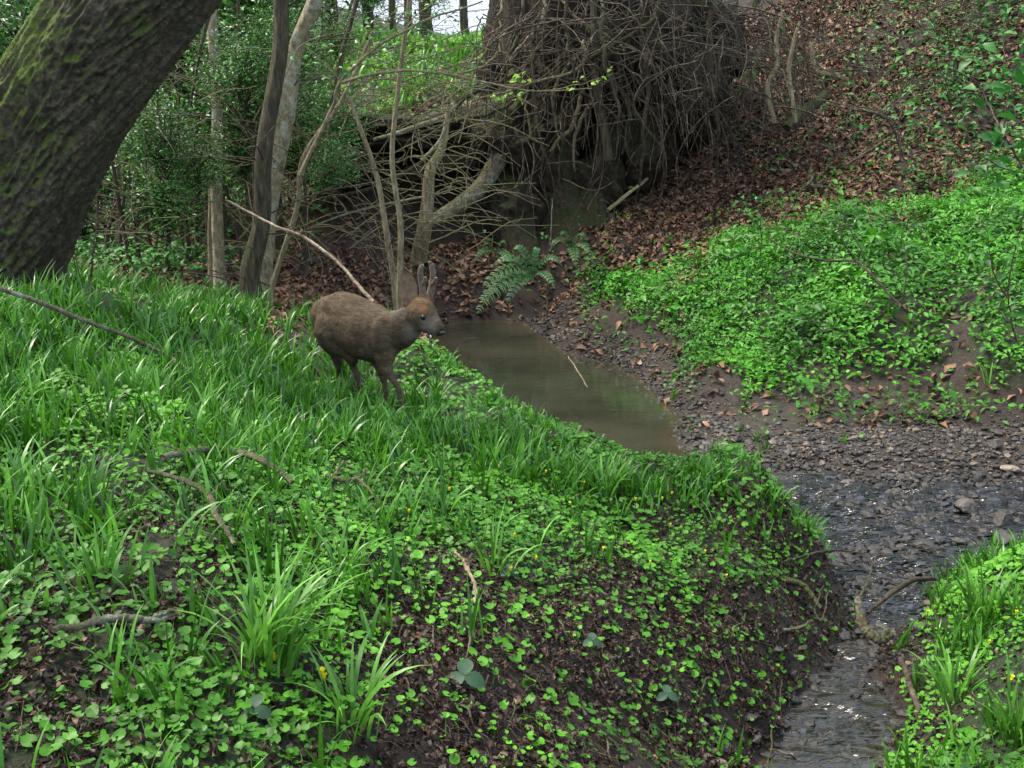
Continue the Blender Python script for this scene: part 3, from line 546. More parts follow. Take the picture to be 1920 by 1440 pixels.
# ================================================================ FLOWERS
def bud(px, py, s, lab, mt, grp, cat, petals=7):
    p = ground_at(px, py + 14); lst = []; T, F = leaf_tpl(3, .5, .2, .05); p = p.copy(); p[2] += .0
    h = rng.uniform(.05, .09); V0 = []; off = 0; Fs = []
    for a in range(petals):
        th = a * 6.283 / petals; op = rng.uniform(.15, .5); u = np.array([math.cos(th) * math.sin(op), math.sin(th) * math.sin(op), math.cos(op)]); s2 = np.array([-math.sin(th), math.cos(th), 0]); n2 = np.cross(u, s2)
        V = (T[:, :1] + .5) * u * s + T[:, 1:2] * s2 * s + T[:, 2:] * n2 * s; lst.append((V, F))
    V, F = merge(lst); V = V + p + [0, 0, h]
    sv, sf = tube([p, p + [.003, 0, h * .5], p + [0, 0, h]], .0014, 4, 5)
    root = empty('celandine_flower' if mt == 'yellow' else 'white_flower', p)
    a = mesh_np('petals', V - p, F, M[mt], {'tint': np.full(len(V), .5)}, parent=root); b2 = mesh_np('stem', sv - p, sf, M['stem'], parent=root)
    tag(root, lab, cat, grp); return root
near = [(520,1258),(518,1272),(610,1315),(608,1322),(435,875),(880,795),(843,948),(768,985),(958,1095),(1190,965),(1258,952),(1320,1052),(1255,1008),(1112,905),(1068,965),(1023,912),(965,1035),(1218,1080),(1005,1075),(1240,962),(1130,1060),(1095,920),(560,1180),(1360,1100)]
for k, (a, b_) in enumerate(near):
    s = .022 if b_ > 1150 else .017
    bud(a, b_, s, ['yellow celandine bud beside the largest front grass tuft', 'small closed yellow celandine flower among round leaves of the near bank'][0 if (b_ > 1170 and a < 700) else 1], 'yellow', 'yellow celandine flowers on the near left bank', 'flower')
for a, b_ in [(1892,1300),(1888,1308),(1735,1175),(1900,1180),(1850,1230)]: bud(a, b_, .02, 'yellow celandine flower on the near right bank', 'yellow', 'yellow celandine flowers on the near right bank', 'flower')
for a, b_ in [(803,650),(812,655),(808,640),(872,665),(862,662)]: bud(a, b_, .024, 'small white woodland flower at the bank edge by the deer', 'white', 'white flowers at the pool edge', 'flower')

# ================================================================ BIG LEANING TREE
def trunk(name, pts, rad, sides, seg, disp, freq, material, parent=None, loc=None, flare=None, seed=0, twist=0, attrs=None):
    pts = np.asarray(pts, float); n_ = len(pts); pp = np.vstack([2*pts[0]-pts[1], pts, 2*pts[-1]-pts[-2]]); u = np.linspace(0, n_-1-1e-6, seg); i = u.astype(int); f = (u - i)[:, None]
    p0, p1, p2, p3 = pp[i], pp[i+1], pp[i+2], pp[i+3]; c = .5 * ((2*p1) + (-p0+p2)*f + (2*p0-5*p1+4*p2-p3)*f*f + (-p0+3*p1-3*p2+p3)*f**3); r_ = np.interp(u, np.arange(n_), rad)
    tg = np.gradient(c, axis=0); tg /= np.linalg.norm(tg, axis=1)[:, None]; a = np.cross(tg, [0, 1, .05]); a /= np.linalg.norm(a, axis=1)[:, None]; b_ = np.cross(tg, a)
    s = np.concatenate([[0], np.cumsum(np.linalg.norm(np.diff(c, axis=0), axis=1))])
    th = np.arange(sides) * 2 * math.pi / sides; TH, SS = np.meshgrid(th, s); 
    # tile-safe ridged noise: project around circle
    cx, cy = np.cos(TH) * freq / 6.28 * 1.0, np.sin(TH) * freq / 6.28
    e = TH * 0
    for o, (fr, am) in enumerate([(1, 1), (2.1, .5), (4.3, .25)]):
        q = vn(cx * fr * 2.2 + SS * twist * fr * 3 + 40, cy * fr * 2.2 + SS * fr * (7 if freq == 30 else 2.5) + 11 * o, 90 + seed + o); e += am * (1 - 2 * np.abs(q - .5)) 
    e = (e / 1.75 - .5) * 2
    lump = fbm(np.cos(TH) * 1.5 + 3 + SS * .8, np.sin(TH) * 1.5 + SS * .8, 2, seed + 5)
    rr = r_[:, None] * (1 + .12 * lump)
    if flare is not None: rr = rr * (1 + flare(TH, SS))
    rr = rr + disp * e
    V = c[:, None] + (a[:, None] * np.cos(TH)[..., None] + b_[:, None] * np.sin(TH)[..., None]) * rr[..., None]
    V = V.reshape(-1, 3); ii = np.arange(seg-1)[:, None] * sides; j = np.arange(sides)[None]; j2 = (j+1) % sides
    F = np.stack([ii + j, ii + j2, ii + sides + j2, ii + sides + j], -1).reshape(-1, 4)
    return mesh_np(name, V, F, material, attrs, parent, loc=loc)
tp = [P(-60, 640, d=6.2), P(-8, 470, d=6.15), P(50, 330, d=6.05), P(120, 190, d=5.95), P(225, 30, d=5.85), P(380, -170, d=5.7), P(560, -400, d=5.5), P(680, -640, d=5.4)]
root = empty('leaning_tree', ground_at(60, 540)); tag(root, 'huge mossy tree trunk leaning right across the upper left corner', 'tree')
tr = trunk('trunk', tp, [.44, .39, .355, .345, .33, .305, .28, .25], 300, 520, .028, 30, M['oak'], seed=1, flare=lambda T, s_: .12 * np.exp(-s_ / .35) * (1 + .7 * np.cos(T * 5 + 1)))
under(tr, root)
# small ivy/moss fringe of leaves on the trunk's upper side
# ================================================================ DEER
K = 4.645
def DC(cx, cy, d): return P(540 + cx / K, 460 + cy / K, d=d)
def su(h): return h / K * 6.15 / FPX      # crop px -> metres
def loft(secs, sides=20, sub=6):
    """secs: (center, half height, half width) ; cross sections perpendicular to the chain, up kept near world z"""
    c = np.array([s[0] for s in secs]); hh = np.array([s[1] for s in secs]); hw = np.array([s[2] for s in secs]); n_ = len(c)
    pp = np.vstack([2*c[0]-c[1], c, 2*c[-1]-c[-2]]); u = np.linspace(0, n_-1-1e-6, n_ * sub); i = u.astype(int); f = (u-i)[:, None]
    p0, p1, p2, p3 = pp[i], pp[i+1], pp[i+2], pp[i+3]; cc = .5 * ((2*p1) + (-p0+p2)*f + (2*p0-5*p1+4*p2-p3)*f*f + (-p0+3*p1-3*p2+p3)*f**3)
    ff = f[:, 0]; sm = ff * ff * (3 - 2 * ff); i2 = np.minimum(i + 1, n_-1); H_ = hh[i] * (1-sm) + hh[i2] * sm; W_ = hw[i] * (1-sm) + hw[i2] * sm
    tg = np.gradient(cc, axis=0); tg /= np.linalg.norm(tg, axis=1)[:, None]; ref = np.array([0, 0, 1.]); 
    if abs(tg[:, 2]).mean() > .8: ref = np.array([.75, -.6, 0])
    a = np.cross(tg, ref); a /= np.linalg.norm(a, axis=1)[:, None]; up = np.cross(a, tg)
    th = np.arange(sides) * 6.28318 / sides
    V = cc[:, None] + a[:, None] * (np.cos(th)[None, :, None] * W_[:, None, None]) + up[:, None] * (np.sin(th)[None, :, None] * H_[:, None, None])
    m_ = len(cc); V = V.reshape(-1, 3).tolist(); F = []
    for r_ in range(m_-1):
        for j in range(sides): F.append([r_*sides+j, r_*sides+(j+1) % sides, (r_+1)*sides+(j+1) % sides, (r_+1)*sides+j])
    F.append(list(range(sides))[::-1]); F.append([(m_-1)*sides+j for j in range(sides)])
    return V, F
def fuse(name, pieces, voxel, smooth_it, material):
    V, F = [], []
    for v, f in pieces:
        o = len(V); V += [tuple(a) for a in v]; F += [[k + o for k in g] for g in f]
    me = bpy.data.meshes.new(name); me.from_pydata(V, [], F); me.update()
    import bmesh
    bm = bmesh.new(); bm.from_mesh(me); bmesh.ops.recalc_face_normals(bm, faces=bm.faces); bm.to_mesh(me); bm.free()
    o = bpy.data.objects.new(name, me); C.objects.link(o)
    r_ = o.modifiers.new('r', 'REMESH'); r_.mode = 'VOXEL'; r_.voxel_size = voxel
    s_ = o.modifiers.new('s', 'SMOOTH'); s_.iterations = smooth_it; s_.factor = .5
    dg = bpy.context.evaluated_depsgraph_get(); m2 = bpy.data.meshes.new_from_object(o.evaluated_get(dg)); m2.name = name
    o.modifiers.clear(); o.data = m2; m2.materials.clear(); m2.materials.append(material)
    m2.polygons.foreach_set('use_smooth', [True] * len(m2.polygons)); return o
def ball(c, r_, sc=(1, 1, 1)):
    import bmesh
    bm = bmesh.new(); bmesh.ops.create_icosphere(bm, subdivisions=2, radius=1); V = [tuple(np.array(c) + np.array(v.co[:]) * r_ * np.array(sc)) for v in bm.verts]; F = [[v.index for v in f.verts] for f in bm.faces]; bm.free(); return V, F
dR = 6.32; dS = 5.92
def sec(cx, cy, d, h, wd): return (DC(cx, cy, d), su(h), wd)
torso = loft([sec(258, 560, 6.36, 40, .03), sec(298, 585, 6.33, 135, .09), sec(370, 620, 6.27, 210, .12), sec(470, 650, 6.2, 258, .135), sec(590, 695, 6.12, 262, .15), sec(710, 755, 6.04, 262, .155), sec(810, 785, 5.97, 240, .135), sec(890, 790, 5.92, 190, .105), sec(940, 790, 5.89, 90, .05)], 24)
neck = loft([sec(830, 720, 5.96, 150, .08), sec(900, 745, 5.92, 170, .085), sec(970, 735, 5.87, 168, .08), sec(1040, 690, 5.83, 150, .07), sec(1100, 640, 5.8, 120, .06), sec(1140, 610, 5.79, 90, .05)], 20)
headA = DC(1095, 560, 5.8); 
head = loft([sec(1060, 545, 5.82, 70, .04), sec(1110, 570, 5.8, 142, .066), sec(1172, 612, 5.76, 152, .07), sec(1228, 660, 5.73, 120, .056), sec(1280, 704, 5.70, 82, .04), sec(1320, 738, 5.68, 62, .034), sec(1346, 758, 5.665, 36, .022)], 20)
def gz1(p): return float(H([p[0]], [p[1]])[0])
def leg(pts, rads):
    l = [(np.array(p), r_, r_ * .82) for p, r_ in zip(pts, rads)]; return loft(l, 12, 4)
def down(p, dz=0): q = np.array(p); q[2] = gz1(q) + .005 + dz; return q
def limb(cs, rads, foot):
    pts = [DC(*c) for c in cs]; f = down(DC(*foot)); pts.append(f + [0, 0, .05]); pts.append(f); return leg(pts, rads)
hA = limb([(330, 720, 6.36), (375, 850, 6.38), (425, 960, 6.40), (432, 1050, 6.42), (455, 1130, 6.42)], [.09, .075, .046, .026, .02, .016, .02], (478, 1230, 6.42))
hB = limb([(430, 730, 6.17), (480, 860, 6.13), (545, 960, 6.10), (560, 1040, 6.13), (600, 1130, 6.12)], [.11, .095, .055, .028, .02, .017, .02], (642, 1240, 6.11))
fA = limb([(840, 850, 5.90), (845, 980, 5.86), (855, 1070, 5.84), (905, 1160, 5.82), (955, 1240, 5.80)], [.08, .065, .042, .026, .021, .017, .021], (1002, 1340, 5.79))
fB = limb([(790, 860, 6.02), (800, 990, 6.0), (815, 1080, 5.98), (830, 1160, 5.98), (845, 1230, 5.98)], [.08, .06, .042, .026, .021, .017, .021], (862, 1320, 5.97))
body = fuse('body', [torso, neck, head, hA, hB, fA, fB, ball(DC(880, 850, 5.9), .085), ball(DC(262, 560, 6.35), .035), ball(DC(395, 740, 6.16), .115, (1, 1, 1.25)), ball(DC(835, 790, 5.87), .085, (.9, .9, 1.5)), ball(DC(1190, 470, 5.79), .035), ball(DC(1232, 480, 5.84), .03)], .0075, 9, M['fur'])
me = body.data; co = np.empty(len(me.vertices) * 3, np.float32); me.vertices.foreach_get('co', co); co = co.reshape(-1, 3); nv = np.empty_like(co).ravel(); me.vertices.foreach_get('normal', nv); nv = nv.reshape(-1, 3)
disp = .006 * fbm(co[:, 0] * 22 + co[:, 1] * 9, co[:, 2] * 28, 4, 61) + .003 * fbm(co[:, 0] * 90, co[:, 2] * 60 + co[:, 1] * 70, 2, 66)
eye = DC(1168, 603, 5.70)
co2 = co + nv * disp[:, None]; me.vertices.foreach_set('co', co2.ravel())
def near_(p, r_): return np.clip(1.4 - np.linalg.norm(co - p, axis=1) / r_, 0, 1)
rust = np.maximum.reduce([near_(DC(1180, 562, 5.71), .028), near_(DC(1120, 520, 5.75), .045) * .4, near_(DC(1225, 480, 5.75), .045) * .45, near_(DC(1270, 575, 5.76), .02)])
black = np.maximum(near_(DC(1335, 762, 5.665), .03), near_(DC(1255, 765, 5.69), .018) * .6)
grey = np.maximum(near_(DC(1240, 700, 5.7), .05) * .8, near_(DC(990, 600, 5.87), .06) * .8); grey = np.maximum(grey, near_(DC(1240, 775, 5.70), .03)); grey = np.maximum(grey, near_(DC(1100, 770, 5.76), .06) * .6)
low = np.clip((.82 - co[:, 2]) / .2, 0, 1) * .0
for nm, a in (('rust', rust * .9), ('black', black), ('grey', grey), ('tint', low)):
    at = me.attributes.new(nm, 'FLOAT', 'POINT'); at.data.foreach_set('value', a.astype(np.float32))
droot = empty('roe_deer', (DC(650, 1250, 6.1)[0], 6.1, gz1(DC(650, 1250, 6.1)))); tag(droot, 'grey brown roe buck with velvet antlers stepping through the grass beside the pool', 'deer')
def dpart(o): under(o, droot); return o
dpart(body)
# fur tufts
me.calc_loop_triangles(); ntri = len(me.loop_triangles); tv = np.empty(ntri * 3, np.int32); me.loop_triangles.foreach_get('vertices', tv); tv = tv.reshape(-1, 3)
ar = np.linalg.norm(np.cross(co2[tv[:, 1]] - co2[tv[:, 0]], co2[tv[:, 2]] - co2[tv[:, 0]]), axis=1); pk = rng.choice(ntri, 26000, p=ar / ar.sum()); bc = rng.dirichlet([1, 1, 1], len(pk))
pos = (co2[tv[pk]] * bc[:, :, None]).sum(1); nn = nv[tv[pk, 0]]
axis = DC(300, 600, 6.33) - DC(900, 780, 5.9); axis = axis / np.linalg.norm(axis)
hd = np.linalg.norm(pos - DC(1180, 640, 5.75), axis=1) < .13; lg = pos[:, 2] < (DC(600, 1020, 6.1)[2])
fl = axis[None] * np.where(hd, .5, 1)[:, None] + np.array([0, 0, -.9]) * np.where(lg, 1.6, .45)[:, None] + rng.normal(0, .22, (len(pk), 3)); fl -= (fl * nn).sum(1)[:, None] * nn; fl /= np.linalg.norm(fl, axis=1)[:, None]
Ln = rng.uniform(.010, .024, len(pk)) * np.where(hd | lg, .4, 1); sd_ = np.cross(nn, fl); wv = .0011
eyed = np.linalg.norm(pos - eye, axis=1) > .024; nosed = np.linalg.norm(pos - DC(1335, 755, 5.665), axis=1) > .04; kk = eyed & nosed
A0 = pos - sd_ * wv; B0 = pos + sd_ * wv; T0 = pos + fl * Ln[:, None] + nn * (Ln * .2)[:, None]
V = np.stack([A0, B0, T0], 1)[kk].reshape(-1, 3); F = np.arange(len(V)).reshape(-1, 3)
rs = np.repeat(rust[tv[pk, 0]][kk] * .9, 3); gr = np.repeat(grey[tv[pk, 0]][kk], 3)
fur = mesh_np('coat_hair', V, F, M['fur'], {'rust': rs, 'grey': gr, 'black': rs * 0}); dpart(fur); fur['kind'] = 'stuff'
# eyes, nose, ears, antlers
def quick(name, vf, material, parent_thing=True):
    V, F = vf; me_ = bpy.data.meshes.new(name); me_.from_pydata([tuple(v) for v in V], [], [list(map(int, f)) for f in F]); me_.update(); me_.materials.append(material)
    me_.polygons.foreach_set('use_smooth', [True] * len(me_.polygons)); o = bpy.data.objects.new(name, me_); C.objects.link(o)
    return dpart(o) if parent_thing else o
def onsurf(p):                            # nearest body vertex along view
    d_ = np.linalg.norm((co2 - p)[:, [0, 2]], axis=1); c_ = np.where((d_ < .012))[0]; k = c_[np.argmin(co2[c_, 1])]; return co2[k], nv[k]
ep, en = onsurf(DC(1168, 603, 5.74)); quick('eye', ball(ep - en * .004, .017), M['eye'])
quick('eye', ball(DC(1278, 582, 5.80), .013), M['eye'])
quick('nose', ball(DC(1338, 762, 5.665), .019, (1.1, 1, .85)), M['nose'])
quick('mouth', tube([DC(1335, 790, 5.66), DC(1290, 788, 5.665), DC(1245, 775, 5.68)], .0022, 4, 6), M['nose'])
def ear(outline_l, outline_r, d0, dcup, name='ear'):
    L_ = [np.array(DC(a, b_, d0)) for a, b_ in outline_l]; Rr = [np.array(DC(a, b_, d0)) for a, b_ in outline_r]; n_ = 14; cols = 9
    def rs_(l, u):
        l = np.array(l); x_ = u * (len(l)-1); i = np.minimum(x_.astype(int), len(l)-2); f = (x_ - i)[:, None]; return l[i] * (1-f) + l[i+1] * f
    u = np.linspace(0, 1, n_); A = rs_(L_, u); B = rs_(Rr, u); V = []; 
    for side in (0, 1):
        for c_ in range(cols):
            t_ = c_ / (cols-1); cup = math.sin(math.pi * t_)
            pts = A * (1-t_) + B * t_ + np.array([0, dcup * cup + side * .004, 0]); V.append(pts)
    V = np.array(V).reshape(2, cols, n_, 3); F0 = []
    idx = lambda s, c_, k: (s * cols + c_) * n_ + k
    inner = [[idx(0, c_, k), idx(0, c_+1, k), idx(0, c_+1, k+1), idx(0, c_, k+1)] for c_ in range(cols-1) for k in range(n_-1)]
    outer = [[idx(1, c_, k), idx(1, c_, k+1), idx(1, c_+1, k+1), idx(1, c_+1, k)] for c_ in range(cols-1) for k in range(n_-1)]
    rim = [[idx(0, 0, k), idx(0, 0, k+1), idx(1, 0, k+1), idx(1, 0, k)] for k in range(n_-1)] + [[idx(0, cols-1, k+1), idx(0, cols-1, k), idx(1, cols-1, k), idx(1, cols-1, k+1)] for k in range(n_-1)]
    o = quick(name, (V.reshape(-1, 3), outer + rim), M['velvet'])
    inn = quick('ear_lining', (V.reshape(-1, 3), inner), M['earin'], False); inn.parent = o
    return o
ear([(1035, 545), (985, 480), (962, 390), (975, 290), (992, 215), (1008, 198)], [(1105, 520), (1130, 440), (1122, 350), (1092, 275), (1056, 222), (1016, 192)], 5.80, .035)
ear([(1232, 470), (1236, 420), (1245, 350), (1262, 300), (1280, 275)], [(1255, 470), (1275, 420), (1290, 350), (1294, 310), (1284, 275)], 5.92, .02)
def antler(pts, tine):
    v1 = tube([DC(*p) for p in pts], [.025, .0195, .0175, .017, .016, .011], 10, 24); v2 = tube([DC(*p) for p in tine], [.014, .013, .009], 8, 8)
    o = quick('antler', merge([v1, v2]), M['velvet']); return o
antler([(1178, 475, 5.78), (1174, 400, 5.775), (1164, 330, 5.77), (1154, 260, 5.765), (1156, 205, 5.76), (1172, 170, 5.76)], [(1170, 345, 5.77), (1192, 310, 5.74), (1196, 275, 5.73)])
antler([(1222, 478, 5.84), (1240, 400, 5.845), (1256, 320, 5.85), (1262, 250, 5.85), (1254, 190, 5.85), (1236, 146, 5.85)], [(1252, 345, 5.85), (1280, 315, 5.82), (1288, 280, 5.81)])

# ================================================================ STANDING STEMS AND TREES
def stem(name, lst, rad, material, label, cat, group=None, twigs=0, sides=12, seed=1, tw_mat=None, disp=.006, foot=True, tl=(.4, 1.1)):
    pts = pxs(lst)
    if foot:
        p = pts[-1].copy(); p[2] = gz1(p) - .04
        if p[2] < pts[-1][2]: pts.append(p); rad = list(rad) + [rad[-1] * 1.12]
    gj = np.random.default_rng(seed + 7); pts = [pts[0]] + [q + gj.normal(0, .022, 3) for q in pts[1:-1]] + [pts[-1]]
    base = np.array(pts[-1]); root = empty(name, base); tag(root, label, cat, group)
    o = trunk('trunk', pts[::-1], rad[::-1], sides * 2, 90, disp, 16, material, seed=seed); under(o, root)
    if twigs:
        g = np.random.default_rng(seed); lt = []
        P_ = np.array(pts)
        for k in range(twigs):
            u = g.uniform(0, len(pts)-1.8); i = int(u); p = P_[i] * (1-(u-i)) + P_[i+1] * (u-i)
            d_ = g.normal(size=3) * [1, .6, .5]; d_[2] = abs(d_[2]) * .6 + .1; d_ /= np.linalg.norm(d_); L = g.uniform(*tl); b_ = g.normal(0, .25, 3); lt = []
            q1 = p + d_ * L * .5 + b_ * L * .3; q2 = p + d_ * L + b_ * L * .5 + [0, 0, -.1 * L]; r0 = g.uniform(.004, .009)
            lt.append(tube([p, q1, q2], [r0, r0 * .7, r0 * .3], 4, 9, seed=k, wob=.01))
            for s_ in range(2):
                e = d_ + g.normal(0, .6, 3); lt.append(tube([q1, q1 + e * L * .2, q1 + e * L * .4], [r0 * .6, r0 * .4, r0 * .25], 4, 6, seed=k, wob=.008))
            V, F = merge(lt); under(mesh_np('branch', V, F, tw_mat or M['twig']), root)
    return root
stem('slender_tree', [(402,-250,10.2),(402,10,10.1),(405,150,10.1),(403,260,10.1),(408,330,10.1),(410,450,10.05),(413,568,10)], [.04,.045,.05,.05,.05,.052,.058], M['bark_pale'], 'pale slender trunk rising straight left of the paired trunks', 'tree', twigs=16, seed=3)
stem('slender_tree', [(392,270,10.3),(394,350,10.3),(396,450,10.3),(397,570,10.2)], [.016,.02,.022,.024], M['bark_tan'], 'thin tan pole close beside the pale slender trunk', 'tree', twigs=3, seed=4)
stem('mossy_tree', [(560,-250,8.6),(528,-20,8.6),(519,90,8.6),(500,280,8.6),(486,420,8.6),(478,510,8.6),(470,585,8.6)], [.05,.055,.058,.064,.07,.082,.10], M['bark_dark'], 'dark mossy trunk standing in front of the pale leaning one', 'tree', twigs=14, seed=5, tw_mat=M['twig_dark'])
stem('slender_tree', [(640,-220,9.3),(590,-10,9.3),(552,100,9.3),(530,200,9.3),(516,310,9.3),(504,420,9.3),(492,580,9.3)], [.05,.058,.066,.068,.066,.066,.075], M['bark_pale'], 'pale blotched trunk leaning right behind the dark mossy trunk', 'tree', twigs=14, seed=6)
stem('sapling', [(700,60,9.0),(640,175,9.0),(585,300,9.0),(555,400,9.0),(510,540,9.0)], [.012,.015,.018,.02,.024], M['bark_tan'], 'thin sapling slanting up right from the paired trunks', 'sapling', twigs=9, seed=7)
stem('sapling', [(778,-100,8.6),(770,50,8.6),(748,180,8.6),(742,300,8.6),(740,420,8.6),(748,560,8.6)], [.010,.013,.015,.017,.02,.023], M['bark_tan'], 'upright tan sapling rising behind the head of the deer', 'sapling', twigs=5, seed=8, tl=(.2,.5))
stem('sapling', [(655,180,8.8),(680,250,8.8),(700,330,8.8),(722,430,8.8),(744,545,8.8)], [.009,.014,.019,.022,.024], M['bark_tan'], 'tan sapling leaning left that meets the upright one behind the deer', 'sapling', twigs=5, seed=9, tl=(.2,.5))
stem('broken_trunk', [(842,195,11.7),(826,270,11.7),(812,320,11.7),(806,370,11.7),(797,430,11.75),(792,488,11.85)], [.02,.042,.056,.066,.078,.092], M['bark_tan'], 'short crooked mossy trunk standing in front of the dark hollow', 'tree', twigs=8, seed=10, tl=(.3,.8))
# thin poles behind on the left
bgp = [(232,330,548,11,.022),(248,300,552,11.4,.018),(262,380,556,10.8,.026),(276,350,558,11.2,.02),(220,400,545,12,.02),(290,420,556,11,.016),(205,360,545,12.5,.025),(350,330,560,12,.03),(362,360,562,12.4,.028),(338,200,560,14,.03),(305,150,552,15,.045),(445,200,568,14,.04),(460,300,568,12,.02),(372,240,564,14,.02),(190,420,540,13,.02),(430,380,566,12,.02)]
for k, (a, t0, b0, d_, r_) in enumerate(bgp):
    g = np.random.default_rng(k + 100); l = g.uniform(-55, 15)
    stem('wood_pole', [(a + l * 1.7, t0 - 250, d_), (a + l, t0, d_), (a + l * .4 + g.uniform(-6, 6), (t0 + b0) / 2, d_), (a, b0, d_)], [r_ * .6, r_ * .75, r_, r_ * 1.15], M['bark_dark'] if k % 3 else M['twig'], 'thin bare stem in the dim thicket left of the paired trunks', 'tree', 'bare stems of the left thicket', twigs=7, seed=k + 40, sides=5, disp=.002, tw_mat=M['twig_dark'] if k % 2 else M['twig'])

# ================================================================ HOLLY AND BACKGROUND TREES
HL = leaf_tpl(2, .5, .3, .12)
def crown(seed, rx, ry, rz, nb, nl, ls, spikes=True):
    g = np.random.default_rng(seed); br = []; lp = []; ln = []
    for k in range(nb):
        d_ = g.normal(size=3); d_ /= np.linalg.norm(d_); d_[2] = d_[2] * .9 + .1; e = d_ * [rx, ry, rz] * g.uniform(.55, 1.05); s0 = np.array([0, 0, -rz * g.uniform(.1, .9)]) + g.normal(0, .04, 3)
        mid = (s0 + e) * .5 + [0, 0, .12 * rz] + g.normal(0, .08, 3); br.append(tube([s0, mid, e], [.014, .009, .003], 4, 8, seed=k, wob=.015))
        m_ = nl // nb; u = g.beta(2.2, 1.1, m_)[:, None]; c = (1-u)**2 * s0 + 2*u*(1-u) * mid + u*u * e; c = c + g.normal(0, .07 + .05 * rx, (m_, 3)); lp.append(c)
        nn = g.normal(0, .55, (m_, 3)) + [0, 0, .6]; ln.append(nn / np.linalg.norm(nn, axis=1)[:, None])
    lp = np.vstack(lp); ln = np.vstack(ln); n_ = len(lp)
    V, F = scatter(HL[0], HL[1], lp, frames(ln, g.uniform(0, 6.28, n_)), g.uniform(.6, 1.2, n_) * ls)
    return (V, F, np.repeat(g.random(n_), len(HL[0]))), merge(br)
cr = []
for s, (rx, ry, rz, nb, nl, ls) in enumerate([(1.2, 1.0, 1.3, 46, 4200, .078), (1.0, .9, 1.0, 36, 3000, .072), (1.6, 1.3, 1.1, 54, 5000, .085)]):
    (V, F, tt), (bv, bf) = crown(200 + s, rx, ry, rz, nb, nl, ls)
    a = mesh_np('crown', V, F, M['holly'], {'tint': tt}); b_ = mesh_np('branches', bv, bf, M['twig_dark']); C.objects.unlink(a); C.objects.unlink(b_); cr.append((a, b_, rz))
def holly(px, py, d, which, sc, label, rz_=None, hang=False, group='hollies of the left wood', cat='holly', mt=None):
    a, b_, rzz = cr[which]; p = P(px, py, d=d); g_ = gz1(p); root = empty('holly_tree', (p[0], p[1], min(g_, p[2] - .3))); tag(root, label, cat, group)
    for src in (a, b_):
        c = src.copy(); C.objects.link(c); c.parent = root; c.location = (0, 0, p[2] - root.location[2]); c.scale = (sc, sc, sc); c.rotation_euler = (0, 0, rz_ if rz_ is not None else random.uniform(0, 6.28))
    h = p[2] - root.location[2]
    if hang: V, F = tube([(0, 0, h), (.05, .1, h + .8), (.5, .4, h + 2.2)], [.008, .014, .03], 8, 12, wob=.02, seed=int(px)); mesh_np('branch', V, F, M['bark_dark'], parent=root); return root
    V, F = tube([(0, 0, -.05), (.03, .02, h * .5), (0, 0, h)], [.045 * sc, .035 * sc, .025 * sc], 8, 10, wob=.01, seed=int(px)); mesh_np('trunk', V, F, M['bark_dark'], parent=root)
    return root
Lh = 'dark holly filling the wood between the leaning tree and the paired trunks'
for a in [(300,330,11,1,.7),(460,120,10.8,1,.8),(360,40,12,0,1),(450,260,12,2,.5),(560,230,11.5,1,.6),(500,130,12,0,.6),(440,0,13,2,.9),(500,20,13,0,.8),(330,250,14,2,1)]: holly(*a, Lh)
for a in [(300,240,9.3,1,.5),(450,110,9.4,1,.5),(620,300,9.6,1,.35),(365,300,9.5,1,.4),(540,60,9.6,1,.35)]: holly(*a, 'holly spray hanging close behind the slender trunks', hang=True, group='holly sprays among the trunks')
Lb = 'dark evergreen shrub at the back of the left wood'
for a in [(250,200,17,2,1.3),(420,220,18,0,1.4),(120,250,17,2,1.4),(0,200,16,0,1.4),(500,180,18,2,1.0),(350,60,20,0,1.9),(180,40,20,2,1.8),(480,40,20,0,1.3),(30,60,19,2,1.8),(300,360,16,2,1.0),(420,400,15,1,.9),(500,350,16,0,.8),(180,430,15,1,.9),(50,400,15,2,1.0),(480,-40,22,0,1.5),(450,-100,22,2,1.9),(-120,100,18,0,1.9),(-150,350,14,2,1.3)]: holly(*a, Lb, group='evergreen shrubs behind the left wood')
holly(30, 50, 8.5, 1, .75, 'dark bush behind the leaning trunk in the top left corner', group='bush in the top left corner')
holly(690, -20, 10, 1, .26, 'holly spray hanging in front of the open sky', hang=True, group='sprays against the sky')
holly(810, -45, 10, 1, .3, 'second holly spray further right against the open sky', hang=True, group='sprays against the sky')
holly(630, 60, 10.5, 1, .3, 'holly spray left of the sunlit rise', hang=True, group='sprays against the sky')
holly(640, 215, 11, 1, .4, 'low holly spray beneath the sunlit rise', hang=True, group='sprays against the sky')
# trees beyond the rise
for k, (a, d_, r_) in enumerate([(690,24,.12),(735,23,.07),(800,26,.15),(870,24,.09),(620,24,.14),(765,28,.1)]):
    stem('distant_tree', [(a + 10, -500, d_), (a - 4, -200, d_), (a, 20, d_), (a + 3, 80, d_)], [r_ * .7, r_ * .8, r_, r_ * 1.1], M['bark_dark'], 'bare distant tree standing on the rise against the white sky', 'tree', 'trees beyond the sunlit rise', twigs=40, seed=k + 300, sides=6, tl=(.8, 2.5))

